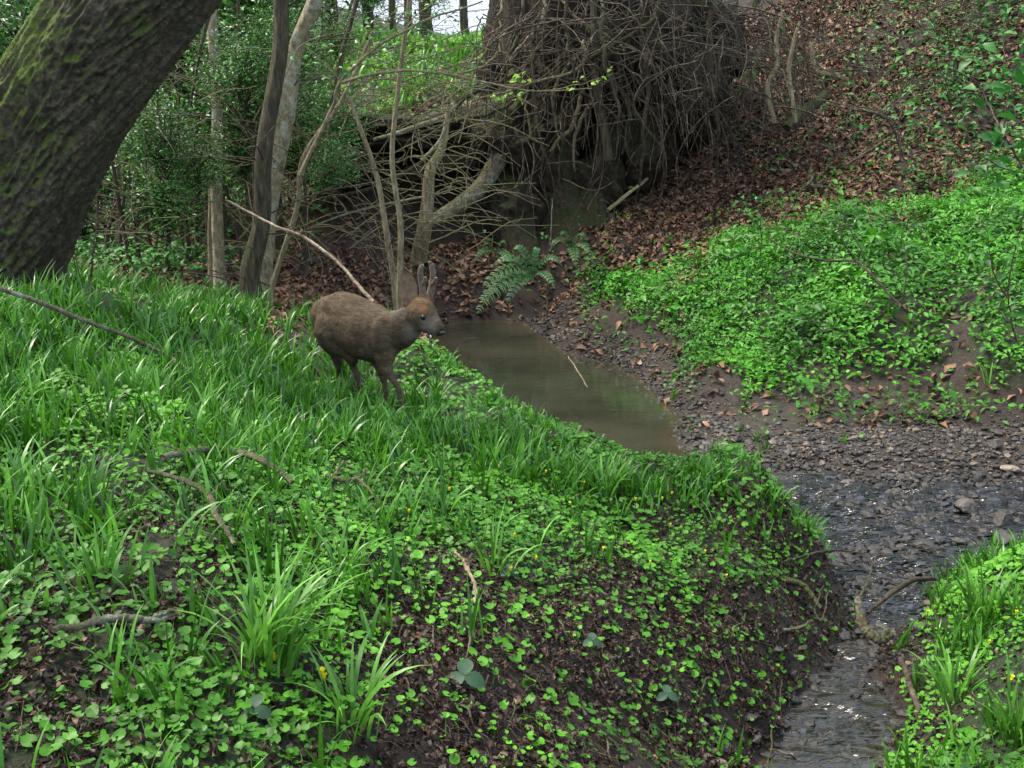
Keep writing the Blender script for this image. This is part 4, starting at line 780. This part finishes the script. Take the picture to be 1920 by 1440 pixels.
# ================================================================ OLD ROOTED TREE
rt = empty('old_tree', (P(1050, 330, d=14)[0], 14.0, gz1(P(1050, 330, d=14)))); tag(rt, 'massive dark old tree with undercut roots and a curtain of hanging twigs', 'tree')
rt_parts = []
def flr(T, s_): return (.35 * np.exp(-s_ / .9) + .1) * (np.cos(T * 5 + .6) * .6 + np.cos(T * 9 + 2) * .4)
rt_parts.append(trunk('trunk', [P(1085, 330, d=14.6), P(1090, 220, d=14.4), P(1100, 110, d=14.3), P(1105, 0, d=14.2), P(1110, -200, d=14.2), P(1110, -500, d=14.2)], [.95, 1.15, 1.2, 1.22, 1.15, 1.0], 200, 220, .05, 22, M['earth'], seed=4, flare=flr))
def rootp(lst, rad, m_='mossroot', sides=64, disp=.03, nm='root', seed=1):
    pts = pxs(lst); rad = list(rad)
    if rad[-1] > .15: q = pts[-1].copy(); q[2] = gz1(q) - .25; q[1] -= .1; pts.append(q); rad.append(rad[-1] * 1.3)
    rt_parts.append(trunk(nm, pts, rad, sides, 160, disp, 14, M[m_], seed=seed))
rootp([(1080,180,13.4),(1045,260,13.2),(1040,330,13.05),(1058,400,12.9),(1075,455,12.75),(1095,500,12.7)], [.2,.26,.26,.3,.42,.5], seed=11)
rootp([(1150,150,13.6),(1145,240,13.2),(1130,310,13.0),(1110,380,12.8),(1120,450,12.5)], [.16,.16,.15,.17,.2], seed=12)
rootp([(1000,150,13.5),(965,240,13.3),(950,320,13.1),(955,380,12.8),(965,440,12.6),(990,500,12.3)], [.3,.24,.2,.24,.26,.2], 'earth', seed=13)
rootp([(985,230,13.3),(940,290,12.9),(905,345,12.6),(860,385,12.4),(815,412,12.2),(790,420,12.3)], [.14,.12,.095,.085,.075,.05], 'lichen', 20, .008, seed=14)
rootp([(1000,210,13.6),(930,270,13.2),(880,296,13.0),(830,308,12.9),(780,325,12.9),(730,345,13.1)], [.2,.14,.12,.11,.09,.05], seed=15)
rootp([(960,200,13.9),(880,205,13.6),(830,215,13.4),(770,238,13.3),(720,260,13.3),(660,300,13.4)], [.12,.09,.07,.06,.05,.03], 'lichen', 16, .006, seed=16)
rootp([(1010,260,13.6),(900,330,13.4),(820,345,13.3),(700,362,13.3),(610,385,13.4)], [.12,.08,.06,.05,.03], 'mossroot', 14, .006, seed=17)
rootp([(1180,120,13.7),(1200,210,13.4),(1215,290,13.2),(1230,330,13.2)], [.12,.1,.07,.04], 'mossroot', 14, .006, seed=18)
rootp([(930,120,13.9),(925,220,13.9),(880,280,13.8),(840,330,14.0)], [.25,.2,.16,.1], 'earth', 16, .02, seed=19)
def blob(name, cpx, cpy, d, sx, sy, sz, amp, seed, material):
    T, F = rock(seed, 1.0, 5); c = P(cpx, cpy, d=d); T = T / np.linalg.norm(T, axis=1)[:, None]
    k = 1 + amp * fbm(T[:, 0] * 3 + seed, T[:, 1] * 3 + T[:, 2] * 2, 4, seed) + amp * .4 * fbm(T[:, 0] * 11, T[:, 2] * 11 + T[:, 1] * 9, 3, seed + 3)
    return mesh_np(name, T * k[:, None] * [sx, sy, sz] + c, F, material)
rt_parts.append(blob('root_plate', 820, 255, 13.5, 1.15, .75, .28, .5, 31, M['earth']))
rt_parts.append(blob('root_plate', 980, 270, 13.4, .7, .7, .5, .5, 32, M['earth']))
rt_parts.append(blob('root_plate', 650, 320, 13.4, .7, .6, .2, .5, 33, M['earth']))
rt_parts.append(blob('earth_clump', 965, 410, 12.7, .33, .3, .42, .4, 34, M['earth']))
# twig curtain
g = np.random.default_rng(5); tw = []; bigt = []
def arc(x0, y0, d0, ln_px, sway, r0, g):
    s = d0 / FPX; p0 = P(x0, y0, d=d0); L = ln_px * s; dx = sway * s
    pts = [p0, p0 + [dx * .5 , g.uniform(-.2, .1), -L * .22 + g.uniform(0, .15)], p0 + [dx * .9, g.uniform(-.3, .1), -L * .6], p0 + [dx * g.uniform(.6, 1.15), g.uniform(-.3, .1), -L]]
    return tube(pts, [r0, r0 * .85, r0 * .65, r0 * .35], 4, 12, seed=int(g.integers(1e6)), wob=.018)
for k in range(250):
    x0 = g.normal(1120, 130) if k % 3 else g.uniform(900, 1480); x0 = min(max(x0, 905), 1500); y0 = g.uniform(-60, 210) + (80 if x0 < 1000 else 0) ; d_ = g.uniform(12.0, 13.3)
    v = arc(x0, y0, d_, g.uniform(50, 230), g.normal(0, 120), g.uniform(.0045, .011), g)
    (bigt if k < 60 else tw).append(v)
for k in range(190):                       # straight criss-cross sticks
    x0 = g.uniform(880, 1330); y0 = g.uniform(0, 400) if x0 < 1180 else g.uniform(0, 240); a = g.uniform(0, 6.28); L = g.uniform(30, 130); d_ = g.uniform(11.9, 13.1)
    p0 = P(x0, y0, d=d_); p1 = P(x0 + math.cos(a) * L, y0 + math.sin(a) * L, d=d_ + g.uniform(-.3, .3)); m_ = (p0 + p1) / 2 + g.normal(0, .07, 3)
    tw.append(tube([p0, m_, p1], [.008, .006, .003], 4, 8, seed=k, wob=.012))
for k in range(26):                        # thicker vines and roots among them
    x0 = g.uniform(900, 1340); y0 = g.uniform(-60, 150); d_ = g.uniform(12.2, 13.0); L = g.uniform(120, 330); s_ = d_ / FPX; p0 = P(x0, y0, d=d_); sw = g.normal(0, 90) * s_; r0 = g.uniform(.016, .034)
    v = tube([p0, p0 + [sw * .1, -.1, -L * .3 * s_], p0 + [sw * g.uniform(.3, 1.3), -.15, -L * .65 * s_], p0 + [sw, 0, -L * s_]], [r0, r0 * .8, r0 * .65, r0 * .3], 8, 26, seed=k + 900, wob=.03)
    rt_parts.append(mesh_np('hanging_root', v[0], v[1], M[['bark_dark', 'bark_tan', 'mossroot'][k % 3]]))
for k, (bx, by, bd, sx, sy, sz) in enumerate([(1245, 190, 14.0, .75, .6, .6), (1185, 290, 13.3, .45, .4, .4), (1290, 90, 14.8, .8, .7, .7), (1120, 350, 13.0, .35, .35, .35), (1010, 330, 13.0, .3, .3, .45), (1150, 120, 13.2, .7, .4, .5)]): rt_parts.append(blob('earth_clump', bx, by, bd, sx, sy, sz, .5, 60 + k, M['earth']))
for v in bigt: rt_parts.append(mesh_np('hanging_twig', v[0], v[1], M['twig']))
V, F = merge(tw); tk = mesh_np('twig_tangle', V, F, M['twig']); tk['kind'] = 'stuff'; rt_parts.append(tk)
for o in rt_parts: under(o, rt)
# bank wall behind the hollow: dark earth mass
# thicket of stems upper centre/right
for k, (l, r_, lab) in enumerate([
    ([(1468,20,12.6),(1458,80,12.6),(1448,130,12.6),(1441,165,12.6),(1452,230,12.6)], .03, 'bright bare stem at the left of the upright pair on the slope'),
    ([(1500,40,12.5),(1484,75,12.5),(1478,130,12.5),(1488,190,12.5),(1492,230,12.5)], .026, 'bright bare stem at the right of the upright pair on the slope'),
    ([(1540,60,13.2),(1524,90,13.2),(1530,130,13.2),(1560,140,13.2),(1590,150,13.2)], .03, 'crooked grey branch bent over the slope'),
    ([(1110,-60,12.4),(1112,60,12.4),(1118,150,12.4),(1130,230,12.4),(1142,300,12.4)], .045, 'straight mossy pole before the old tree'),
    ([(1205,-60,12.9),(1203,60,12.9),(1208,120,12.9),(1200,180,12.9)], .04, 'mossy pole right of the old tree'),
    ([(1690,290,11.5),(1672,240,11.4),(1640,215,11.4),(1600,205,11.5)], .012, 'thin arching bare shoot on the right slope'),
    ([(1585,310,11.6),(1620,290,11.6),(1655,268,11.5)], .018, 'slanting stick on the leafy slope'),
    ([(1500,355,11.4),(1520,345,11.4),(1528,325,11.4)], .014, 'short pale stick by the dark slab')]):
    stem('bare_stem', l, [r_ * .6, r_ * .8] + [r_] * (len(l) - 2), M['bark_tan'] if k < 3 else M['bark_dark'] if k < 5 else M['twig'], lab, 'stem', twigs=6 if k != 7 else 0, seed=k + 500, sides=6, foot=False, disp=.003, tl=(.3, .9))
# background bramble of bare twigs over the upper slope
tw = []
for k in range(430):
    x0 = g.uniform(1130, 1900) if k % 2 else g.normal(1320, 120); y0 = g.uniform(-40, 210); d_ = g.uniform(12.5, 15.2); a = g.normal(1.2, .7); L = g.uniform(40, 170)
    p0 = P(x0, y0, d=d_); gzz = gz1(p0); p0[2] = min(max(p0[2], gzz + .1), gzz + 1.9); s = d_ / FPX
    p1 = p0 + np.array([math.cos(a) * L * s, g.uniform(-.3, .3), -abs(math.sin(a)) * L * s]); p1[2] = max(p1[2], gz1(p1) - .02); m_ = (p0 + p1) / 2 + g.normal(0, .12, 3) + [0, 0, .1]
    tw.append(tube([p0, m_, p1], [.007, .006, .003], 4, 8, seed=k, wob=.015))
V, F = merge(tw); tag(mesh_np('bare_scrub', V, F, M['twig']), 'tangle of thin bare twigs over the leafy slope', 'scrub', kind='stuff')
# thin twigs in left wood
tw = []
for k in range(520):
    x0 = g.uniform(150, 880); y0 = g.uniform(60, 470); d_ = g.uniform(8.8, 13); a = g.normal(.3, .8); L = g.uniform(40, 190); s = d_ / FPX
    p0 = P(x0, y0, d=d_); p1 = p0 + np.array([math.cos(a) * L * s, g.uniform(-.3, .3), math.sin(a) * L * s * -.8]); m_ = (p0 + p1) / 2 + g.normal(0, .07, 3) + [0, 0, .08]
    if min(p0[2], p1[2]) < gz1(p0): continue
    tw.append(tube([p0, m_, p1], [.0055, .0045, .002], 4, 8, seed=k, wob=.012))
V, F = merge(tw); tag(mesh_np('wood_twigs', V, F, M['bark_tan']), 'fine bare twigs criss-crossing the left wood', 'scrub', kind='stuff')

# ================================================================ BRANCHES LYING ABOUT
def clear(pts, h):
    """lift lying wood clear of the leaf cover"""
    out = []
    for p in pts:
        t_ = 1.0; c0 = np.array([0, 0, CZ])
        while t_ > .7:
            q = c0 + (p - c0) * t_
            if q[2] > gz1(q) + h: break
            t_ -= .01
        out.append(q)
    return out
def branch(name, lst, rad, material, label, cat='branch', side=(), ground=False, wob=.006, seed=1, sides=10, lift=.01):
    pts = pxs(lst)
    if ground: pts = [ground_at(a, b_) + [0, 0, lift + (l_[0] if l_ else 0)] for a, b_, *l_ in lst]
    if lst[0][2] < 6 and name == 'fallen_branch' and 'channel' not in label:
        pts = clear(pts, .07)
    root = empty(name, pts[0]); tag(root, label, cat)
    V, F = tube(pts, rad, sides, 60, seed=seed, wob=wob); e = 1 + .0
    under(mesh_np('stick', V, F, material), root)
    for k, (l2, r2) in enumerate(side):
        p2 = (clear(pxs(l2), .072) if lst[0][2] < 6 and name == 'fallen_branch' else pxs(l2)) if not ground else [ground_at(a, b_) + [0, 0, lift + (l_[0] if l_ else 0)] for a, b_, *l_ in l2]
        V, F = tube(p2, r2, 6, 24, seed=seed + k + 1, wob=wob * .6); under(mesh_np('twig', V, F, material), root)
    return root
branch('fallen_branch', [(425,376,8.0),(480,405,8.0),(520,425,7.9),(563,440,7.9),(600,465,7.8),(640,497,7.7),(668,530,7.6),(700,566,7.5)], [.009,.010,.011,.012,.013,.013,.014,.015], M['deadwood'], 'pale bare branch slanting down behind the back of the deer', side=[([(563,440,7.9),(566,434,7.88),(566,429,7.86)], [.008,.008,.005]), ([(642,498,7.7),(636,485,7.7),(632,470,7.7)], [.006,.004,.002])])
branch('fallen_branch', [(-60,520,4.4),(0,541,4.5),(80,568,4.6),(150,596,4.7),(220,622,4.85),(280,648,5.0),(320,668,5.1),(352,692,5.2)], [.011,.011,.0105,.011,.010,.010,.009,.006], M['lichen'], 'long thin branch reaching into the grass from the left edge', side=[([(150,596,4.7),(152,612,4.7),(160,625,4.7)], [.004,.003,.002]), ([(318,667,5.1),(335,660,5.1),(350,664,5.1)], [.004,.003,.002])])
branch('fallen_branch', [(305,858,3.75),(350,848,3.72),(400,840,3.68),(445,846,3.62),(485,858,3.55),(520,878,3.5),(548,905,3.45)], [.010,.012,.013,.014,.014,.012,.010], M['lichen'], 'lichened branch arching over the leaves in the left foreground', side=[([(345,850,3.7),(325,840,3.7),(305,835,3.7)], [.005,.004,.003])])
branch('fallen_branch', [(275,885,3.4),(320,892,3.36),(370,910,3.3),(392,930,3.2),(400,955,3.14),(420,985,3.08),(440,1020,3.0)], [.006,.008,.009,.010,.009,.008,.006], M['lichen'], 'crooked yellowish branch just below the arching one', side=[([(392,930,3.2),(405,920,3.2),(415,905,3.25)], [.005,.003,.002])])
branch('fallen_branch', [(100,1182,2.42),(150,1172,2.45),(190,1158,2.47),(240,1155,2.47),(290,1158,2.46),(340,1152,2.47)], [.006,.008,.009,.009,.008,.005], M['lichen'], 'low mossy twig lying across the bare soil at lower left', side=[([(290,1157,2.46),(310,1150,2.48),(330,1145,2.5)], [.005,.004,.003])])
branch('fallen_branch', [(612,892,3.85),(640,897,3.84),(668,895,3.84),(690,880,3.86)], [.007,.008,.008,.004], M['bark_tan'], 'small red brown forked twig on the near bank', side=[([(668,895,3.84),(690,915,3.75),(712,945,3.65)], [.006,.005,.003]), ([(625,893,3.85),(635,880,3.87),(650,862,3.9)], [.006,.006,.004])])
branch('fallen_branch', [(852,1032,3.3),(868,1050,3.26),(880,1075,3.2),(892,1105,3.13),(893,1132,3.08)], [.004,.006,.006,.006,.004], M['deadwood'], 'short pale stick standing on the bare bank face', side=[([(880,1075,3.2),(878,1060,3.2),(874,1048,3.2)], [.003,.003,.002])])
branch('driftwood', [(1612,1118,4.05),(1612,1145,4.02),(1620,1172,3.98),(1635,1190,3.94),(1655,1197,3.92),(1672,1192,3.93)], [.016,.019,.022,.024,.022,.014], M['lichen'], 'hooked mossy driftwood at the mouth of the narrow channel', side=[([(1655,1197,3.92),(1662,1180,3.94),(1645,1172,3.98)], [.014,.011,.008]), ([(1612,1118,4.05),(1630,1085,4.1),(1638,1050,4.15)], [.006,.005,.003])], wob=.004)
branch('driftwood', [(1628,1150,4.05),(1660,1120,4.15),(1690,1098,4.25),(1715,1085,4.3),(1755,1086,4.35)], [.007,.010,.013,.013,.010], M['twig_dark'], 'dark wet branch rising out of the water beside the hooked driftwood', wob=.004)
branch('root', [(1470,1055,4.3),(1530,1035,4.45),(1580,1030,4.5),(1618,1038,4.45)], [.006,.007,.006,.003], M['twig_dark'], 'thin root trailing off the tip of the near bank', 'root')
branch('root', [(1390,1085,4.3),(1470,1085,4.25),(1510,1100,4.2),(1540,1140,4.1)], [.008,.014,.013,.008], M['bark_dark'], 'thick dark root along the foot of the bank tip', 'root')
branch('root', [(1545,1100,4.1),(1528,1140,4.05),(1540,1160,4.0),(1556,1110,4.08)], [.003,.004,.004,.003], M['twig'], 'loop of thin root above the driftwood', 'root')
branch('root', [(1430,1180,3.9),(1480,1178,3.95),(1525,1165,3.98)], [.006,.008,.005], M['lichen'], 'short greenish stick at the foot of the bank', 'root')
branch('fallen_branch', [(1690,1235,3.75),(1705,1280,3.65),(1720,1330,3.5),(1725,1380,3.4)], [.012,.013,.012,.010], M['twig'], 'dark stick lying along the right edge of the narrow channel')
branch('fallen_branch', [(985,775,6.3),(1000,778,6.28),(1012,778,6.27),(1022,782,6.25)], [.008,.009,.010,.007], M['deadwood'], 'small pale stub poking over the pool from the near bank', side=[([(998,778,6.28),(990,768,6.3),(985,760,6.3)], [.006,.005,.004])])
branch('fallen_branch', [(1050,815,5.9),(1055,798,5.95),(1062,808,5.95),(1072,815,5.9)], [.004,.004,.004,.003], M['twig_dark'], 'dark twig hooked over the pool edge')
branch('fallen_branch', [(1440,445,7.2),(1490,475,7.0),(1550,487,6.9),(1605,490,6.8),(1640,520,6.6),(1690,575,6.4)], [.005,.006,.007,.008,.009,.010], M['twig_dark'], 'thin dark branch arching over the green right bank', side=[([(1605,490,6.8),(1580,450,6.8),(1570,400,6.9)], [.005,.004,.002]), ([(1640,520,6.6),(1600,440,6.7),(1570,370,6.8)], [.005,.004,.002]), ([(1690,575,6.4),(1700,500,6.4),(1690,440,6.5)], [.005,.004,.002])])
branch('fallen_branch', [(1065,668,8.6),(1080,690,8.3),(1095,715,8.0),(1102,726,7.9)], [.004,.005,.004,.003], M['deadwood'], 'thin yellowish twig sticking out of the pool')
branch('fallen_branch', [(1030,470,10.9),(1028,510,10.9),(1026,560,10.9),(1026,600,10.85)], [.010,.012,.014,.014], M['twig'], 'pale upright stick beside the fern', side=[([(1032,460,10.9),(1034,420,11),(1036,370,11.2)], [.009,.007,.005])])
branch('fallen_branch', [(168,590,5.6),(168,540,5.7),(172,490,5.7),(178,447,5.7)], [.006,.006,.007,.004], M['twig'], 'pale upright twig standing in front of the leaning trunk')
branch('fallen_branch', [(1140,395,11.8),(1180,360,12.1),(1215,335,12.3)], [.02,.022,.016], M['bark_tan'], 'stub of branch at the top of the mossy buttress')
branch('fallen_branch', [(560,395,11.8),(620,372,11.8),(700,352,11.8),(770,318,11.9),(815,285,12)], [.012,.022,.028,.03,.025], M['mossroot'], 'mossy branch leaning over the dark hollow left of the crooked trunk', side=[([(700,352,11.8),(690,330,11.8),(665,310,11.8)], [.012,.008,.005])])
branch('fallen_branch', [(575,430,11.4),(650,400,11.5),(740,378,11.6),(830,362,11.7)], [.008,.012,.014,.014], M['bark_pale'], 'thin pale branch lying lowest across the dark hollow', side=[([(650,400,11.5),(640,380,11.5),(610,360,11.5)], [.007,.005,.003])])
branch('fallen_branch', [(700,262,11.9),(740,250,11.9),(790,232,12),(842,215,12.1)], [.018,.024,.026,.02], M['bark_pale'], 'pale lichened branch at the upper rim of the hollow')
branch('fallen_branch', [(790,300,11.6),(812,278,11.6),(828,255,11.6),(835,228,11.6)], [.014,.018,.016,.010], M['bark_pale'], 'short pale branch crossing the top of the crooked trunk')
# logs over the hollow
branch('fallen_log', [(1475,240,12.8),(1500,215,12.9),(1530,192,13.0),(1550,175,13.1)], [.05,.07,.07,.05], M['bark_dark'], 'dark rotten log half buried in the slope', 'log', sides=14)
# dry stems on the lower bank face
for k in range(46):
    a = g.uniform(760, 1480); b_ = g.uniform(1080, 1420)
    if b_ < 1080 + (1480 - a) * .12: continue
    L = g.uniform(30, 110); th = g.uniform(.3, 2.6); q0 = ground_at(a, b_); q1 = ground_at(min(a + math.cos(th) * L, 1560), b_ + math.sin(th) * L); m_ = (q0 + q1) / 2 + [g.normal(0, .01), 0, g.uniform(.01, .05)]
    if np.linalg.norm(q1 - q0) > .5: continue
    r_ = g.uniform(.0015, .004); V, F = tube([q0 + [0, 0, .005], m_, q1 + [0, 0, .005]], [r_, r_, r_ * .6], 6, 14, seed=k, wob=.004)
    tag(mesh_np('dry_stem', V, F, M['twig'] if k % 3 else M['lichen'], loc=q0), 'thin dry stem lying on the bare face of the near bank', 'stem', 'dry stems on the bare bank face')

# ================================================================ OVERHANGING LEAFY BRANCHES
def leafy(name, lst, rad, bark, leafm, label, nleaf, ls, side=(), spread=.06, seed=1, cat='branch', u0=0):
    root = empty(name, pxs(lst)[0]); tag(root, label, cat); pts = np.array(pxs(lst)); g = np.random.default_rng(seed)
    V, F = tube(pts, rad, 8, 60, seed=seed, wob=.008); under(mesh_np('stick', V, F, bark), root); allp = [pts]
    for k, (l2, r2) in enumerate(side):
        p2 = pxs(l2); V, F = tube(p2, r2, 5, 20, seed=seed + k + 1, wob=.005); under(mesh_np('twig', V, F, bark), root); allp.append(np.array(p2))
    cs = []; 
    for k in range(nleaf):
        q = allp[g.integers(len(allp))]; u = g.uniform(u0, 1) * (len(q)-1.001); i = int(u); cs.append(q[i] * (1-(u-i)) + q[i+1] * (u-i) + g.normal(0, spread, 3))
    nn = g.normal(0, .45, (nleaf, 3)) + [0, -.25, .6]; nn /= np.linalg.norm(nn, axis=1)[:, None]
    V, F = scatter(HL[0] * [1, 1.3, 1], HL[1], np.array(cs), frames(nn, g.uniform(0, 6.28, nleaf)), g.uniform(.7, 1.2, nleaf) * ls)
    under(mesh_np('leaves', V, F, leafm, {'tint': np.repeat(g.random(nleaf), len(HL[0]))}), root); return root
leafy('overhanging_branch', [(640,155,8.2),(690,142,8.2),(762,130,8.2),(840,140,8.2),(900,152,8.2),(960,163,8.2),(1020,170,8.2),(1110,166,8.2)], [.012,.012,.011,.010,.009,.007,.005,.003], M['bark_tan'], M['spring'], 'long thin branch with fresh leaves stretching across the old tree', 34, .048,
      side=[([(960,163,8.2),(975,150,8.1),(988,135,8.1)], [.004,.003,.002]), ([(1020,170,8.2),(1080,160,8.1),(1150,138,8.1)], [.004,.003,.002]), ([(1000,168,8.2),(970,180,8.1),(935,186,8.1)], [.004,.003,.002])], spread=.03, seed=21, u0=.35)
leafy('overhanging_branch', [(560,330,8.4),(615,220,8.4),(640,155,8.3),(690,100,8.3),(760,55,8.3),(830,25,8.3),(905,2,8.3)], [.016,.015,.014,.012,.010,.008,.005], M['bark_tan'], M['holly'], 'dark branch rising right in front of the sunlit rise and the sky', 150, .05, side=[([(690,100,8.3),(700,60,8.3),(740,20,8.3)], [.006,.004,.003]), ([(760,55,8.3),(800,60,8.3),(850,50,8.3)], [.005,.004,.003]), ([(640,155,8.3),(600,110,8.3),(560,80,8.3)], [.006,.004,.003]), ([(760,55,8.3),(790,20,8.3),(860,-10,8.3)], [.006,.004,.003])], spread=.07, seed=22, u0=.3)
leafy('sapling', [(1930,330,4.8),(1880,250,4.8),(1840,170,4.9),(1790,130,4.9)], [.006,.005,.004,.003], M['twig'], M['blurleaf'], 'leafy green sapling hanging over the slope at the right edge', 42, .075, side=[([(1880,250,4.8),(1890,180,4.8),(1905,110,4.8)], [.004,.003,.002]), ([(1930,330,4.8),(1870,310,4.8),(1820,280,4.8)], [.004,.003,.002])], spread=.06, seed=23, cat='sapling')
leafy('holly_seedling', [(1425,480,9.2),(1428,430,9.2),(1420,390,9.2),(1400,350,9.2)], [.006,.005,.004,.003], M['twig_dark'], M['ivy'], 'small pale leaved holly seedling at the foot of the leafy slope', 70, .05, side=[([(1428,430,9.2),(1450,390,9.2),(1455,350,9.2)], [.004,.003,.002]), ([(1428,430,9.2),(1400,400,9.2),(1380,370,9.2)], [.004,.003,.002])], spread=.09, seed=24, cat='holly')
leafy('holly_seedling', [(1470,560,7.6),(1480,500,7.6),(1500,450,7.6)], [.004,.004,.002], M['twig_dark'], M['ivy'], 'small dark seedling among the herbs of the right bank', 26, .045, spread=.07, seed=25, cat='holly')
leafy('sapling', [(1905,640,6.0),(1890,560,6.0),(1900,470,6.0),(1925,380,6.0)], [.006,.005,.004,.003], M['twig_dark'], M['ivy'], 'dark sapling standing at the right edge above the mud track', 90, .055, side=[([(1890,560,6.0),(1860,500,6.0),(1850,430,6.0)], [.004,.003,.002])], spread=.11, seed=26, cat='sapling')
leafy('sapling', [(1690,300,11.3),(1685,240,11.3),(1700,180,11.3)], [.012,.010,.006], M['twig'], M['ivy'], 'sparse dark shrub halfway up the right slope', 80, .06, side=[([(1685,240,11.3),(1640,200,11.3),(1600,190,11.3)], [.007,.005,.003]), ([(1690,290,11.3),(1730,240,11.3),(1780,220,11.3)], [.007,.005,.003])], spread=.16, seed=27, cat='shrub')

# ================================================================ FERNS
def fern(px, py, d, fr, label):
    base = P(px, py, d=d); root = empty('fern', base); tag(root, label, 'fern', None); g = np.random.default_rng(int(px))
    for k, (ex, ey, ed, sag) in enumerate(fr):
        e = P(ex, ey, d=ed); mid = (base + e) / 2 + [0, 0, sag]; u = np.linspace(0, 1, 34)[:, None]; c = (1-u)**2 * base + 2*u*(1-u) * mid + u*u * e; L = np.linalg.norm(e - base)
        tg = np.gradient(c, axis=0); tg /= np.linalg.norm(tg, axis=1)[:, None]; sd2 = np.cross(tg, [0, -.55, .85]); sd2 /= np.linalg.norm(sd2, axis=1)[:, None]; lst = []
        T, F = leaf_tpl(3, .22, .1, .06); T = T + [.5, 0, 0]
        for q in range(3, 33):
            if q % 3 == 2: continue
            w_ = L * .15 * math.sin(math.pi * min(1, (q / 33) ** .8 * .92 + .05)) ** .8 * g.uniform(.9, 1.1)
            for s_ in (-1, 1):
                x_ = sd2[q] * s_ * .9 + tg[q] * .45 + [0, 0, -.12]; x_ /= np.linalg.norm(x_); n2 = np.cross(x_, tg[q]) * s_; n2 /= np.linalg.norm(n2); y_ = np.cross(n2, x_)
                V = c[q] + T[:, :1] * x_ * w_ + T[:, 1:2] * y_ * (.06 if w_ > .03 else w_) + T[:, 2:] * n2 * w_ ; lst.append((V, F))
        V, F = merge(lst); tv_, tf_ = tube(c, .003, 4); V, F = merge([(V, F), (tv_, tf_)])
        under(mesh_np('frond', V, F, M['fern'], {'tint': np.clip(g.uniform(.2, .9) + g.normal(0, .08, len(V)), 0, 1)}), root)
    return root
fern(1000, 520, 10.9, [(893,588,10.4,.25),(905,540,10.5,.3),(925,500,10.8,.3),(900,565,10.4,.22),(960,470,11,.3),(1010,470,11,.25),(1055,500,10.7,.3),(1040,540,10.5,.2),(950,570,10.4,.2)], 'green fern with arching fronds drooping toward the far end of the pool')
fern(1070, 470, 11.6, [(1030,470,11.4,.25),(1050,445,11.5,.25),(1100,450,11.4,.25),(1110,485,11.2,.25),(1080,500,11.1,.2)], 'dark shaded fern under the mossy buttress of the old tree')
fern(930, 480, 11.8, [(890,490,11.5,.2),(905,465,11.7,.2),(950,460,11.7,.2),(960,500,11.4,.2)], 'small fern left behind the drooping one')

# ================================================================ BRAMBLES (three leaflets each)
def bramble(px, py, s, label):
    p = ground_at(px, py) + [0, 0, .05]; root = empty('bramble', p - [0, 0, .05]); tag(root, label, 'bramble', None)
    k = 6
    for a in (90, 205, 335, 20)[:3]:
        n_ = 10; V = []; 
        for i in range(n_ + 1):
            t_ = i / n_; wv = .36 * math.sin(math.pi * (t_ * .95 + .03)) ** .65 * (1 + .12 * (i % 2)); V += [(t_, -wv, .12 * wv - .25 * t_ * t_), (t_, 0, -.02 - .25 * t_ * t_), (t_, wv, .12 * wv - .25 * t_ * t_)]
        F = []
        for i in range(n_): F += [(3*i, 3*i+1, 3*i+4, 3*i+3), (3*i+1, 3*i+2, 3*i+5, 3*i+4)]
        V = np.array(V) * s; ca, sa = math.cos(R(a)), math.sin(R(a)); V = V @ np.array([[ca, sa, 0], [-sa, ca, 0], [0, 0, 1]]); tl = R(28); V = V @ np.array([[1, 0, 0], [0, math.cos(tl), math.sin(tl)], [0, -math.sin(tl), math.cos(tl)]])
        mesh_np('leaflet', V + [0, 0, .05], F, M['bramble'], {'tint': np.full(len(V), rng.random())}, parent=root)
    sv, sf = tube([(0, 0, -.01), (.005, .005, .03), (0, 0, .05)], .002, 4, 6); mesh_np('stem', sv, sf, M['stem'], parent=root)
bramble(872, 1300, .06, 'dark bramble sprig with three leaflets at the foot of the bank')
bramble(955, 1095, .035, 'small dark bramble sprig beside the lone slim tuft')
bramble(1110, 1235, .035, 'dark bramble sprig low on the bare bank face')
bramble(480, 1370, .04, 'dark bramble sprig in front of the largest grass tuft')
bramble(1250, 1330, .04, 'bramble sprig low on the bank above the channel')

# dark slab on the slope
T, F = rock(77, .35, 3); p = ground_at(1545, 352); tag(mesh_np('slate_slab', T * [.32, .14, .12] + p, F, M['stone'], {'tint': np.full(len(T), .35)}, loc=p, smooth=False), 'flat dark slab lying on the leafy slope above the green bank', 'stone')
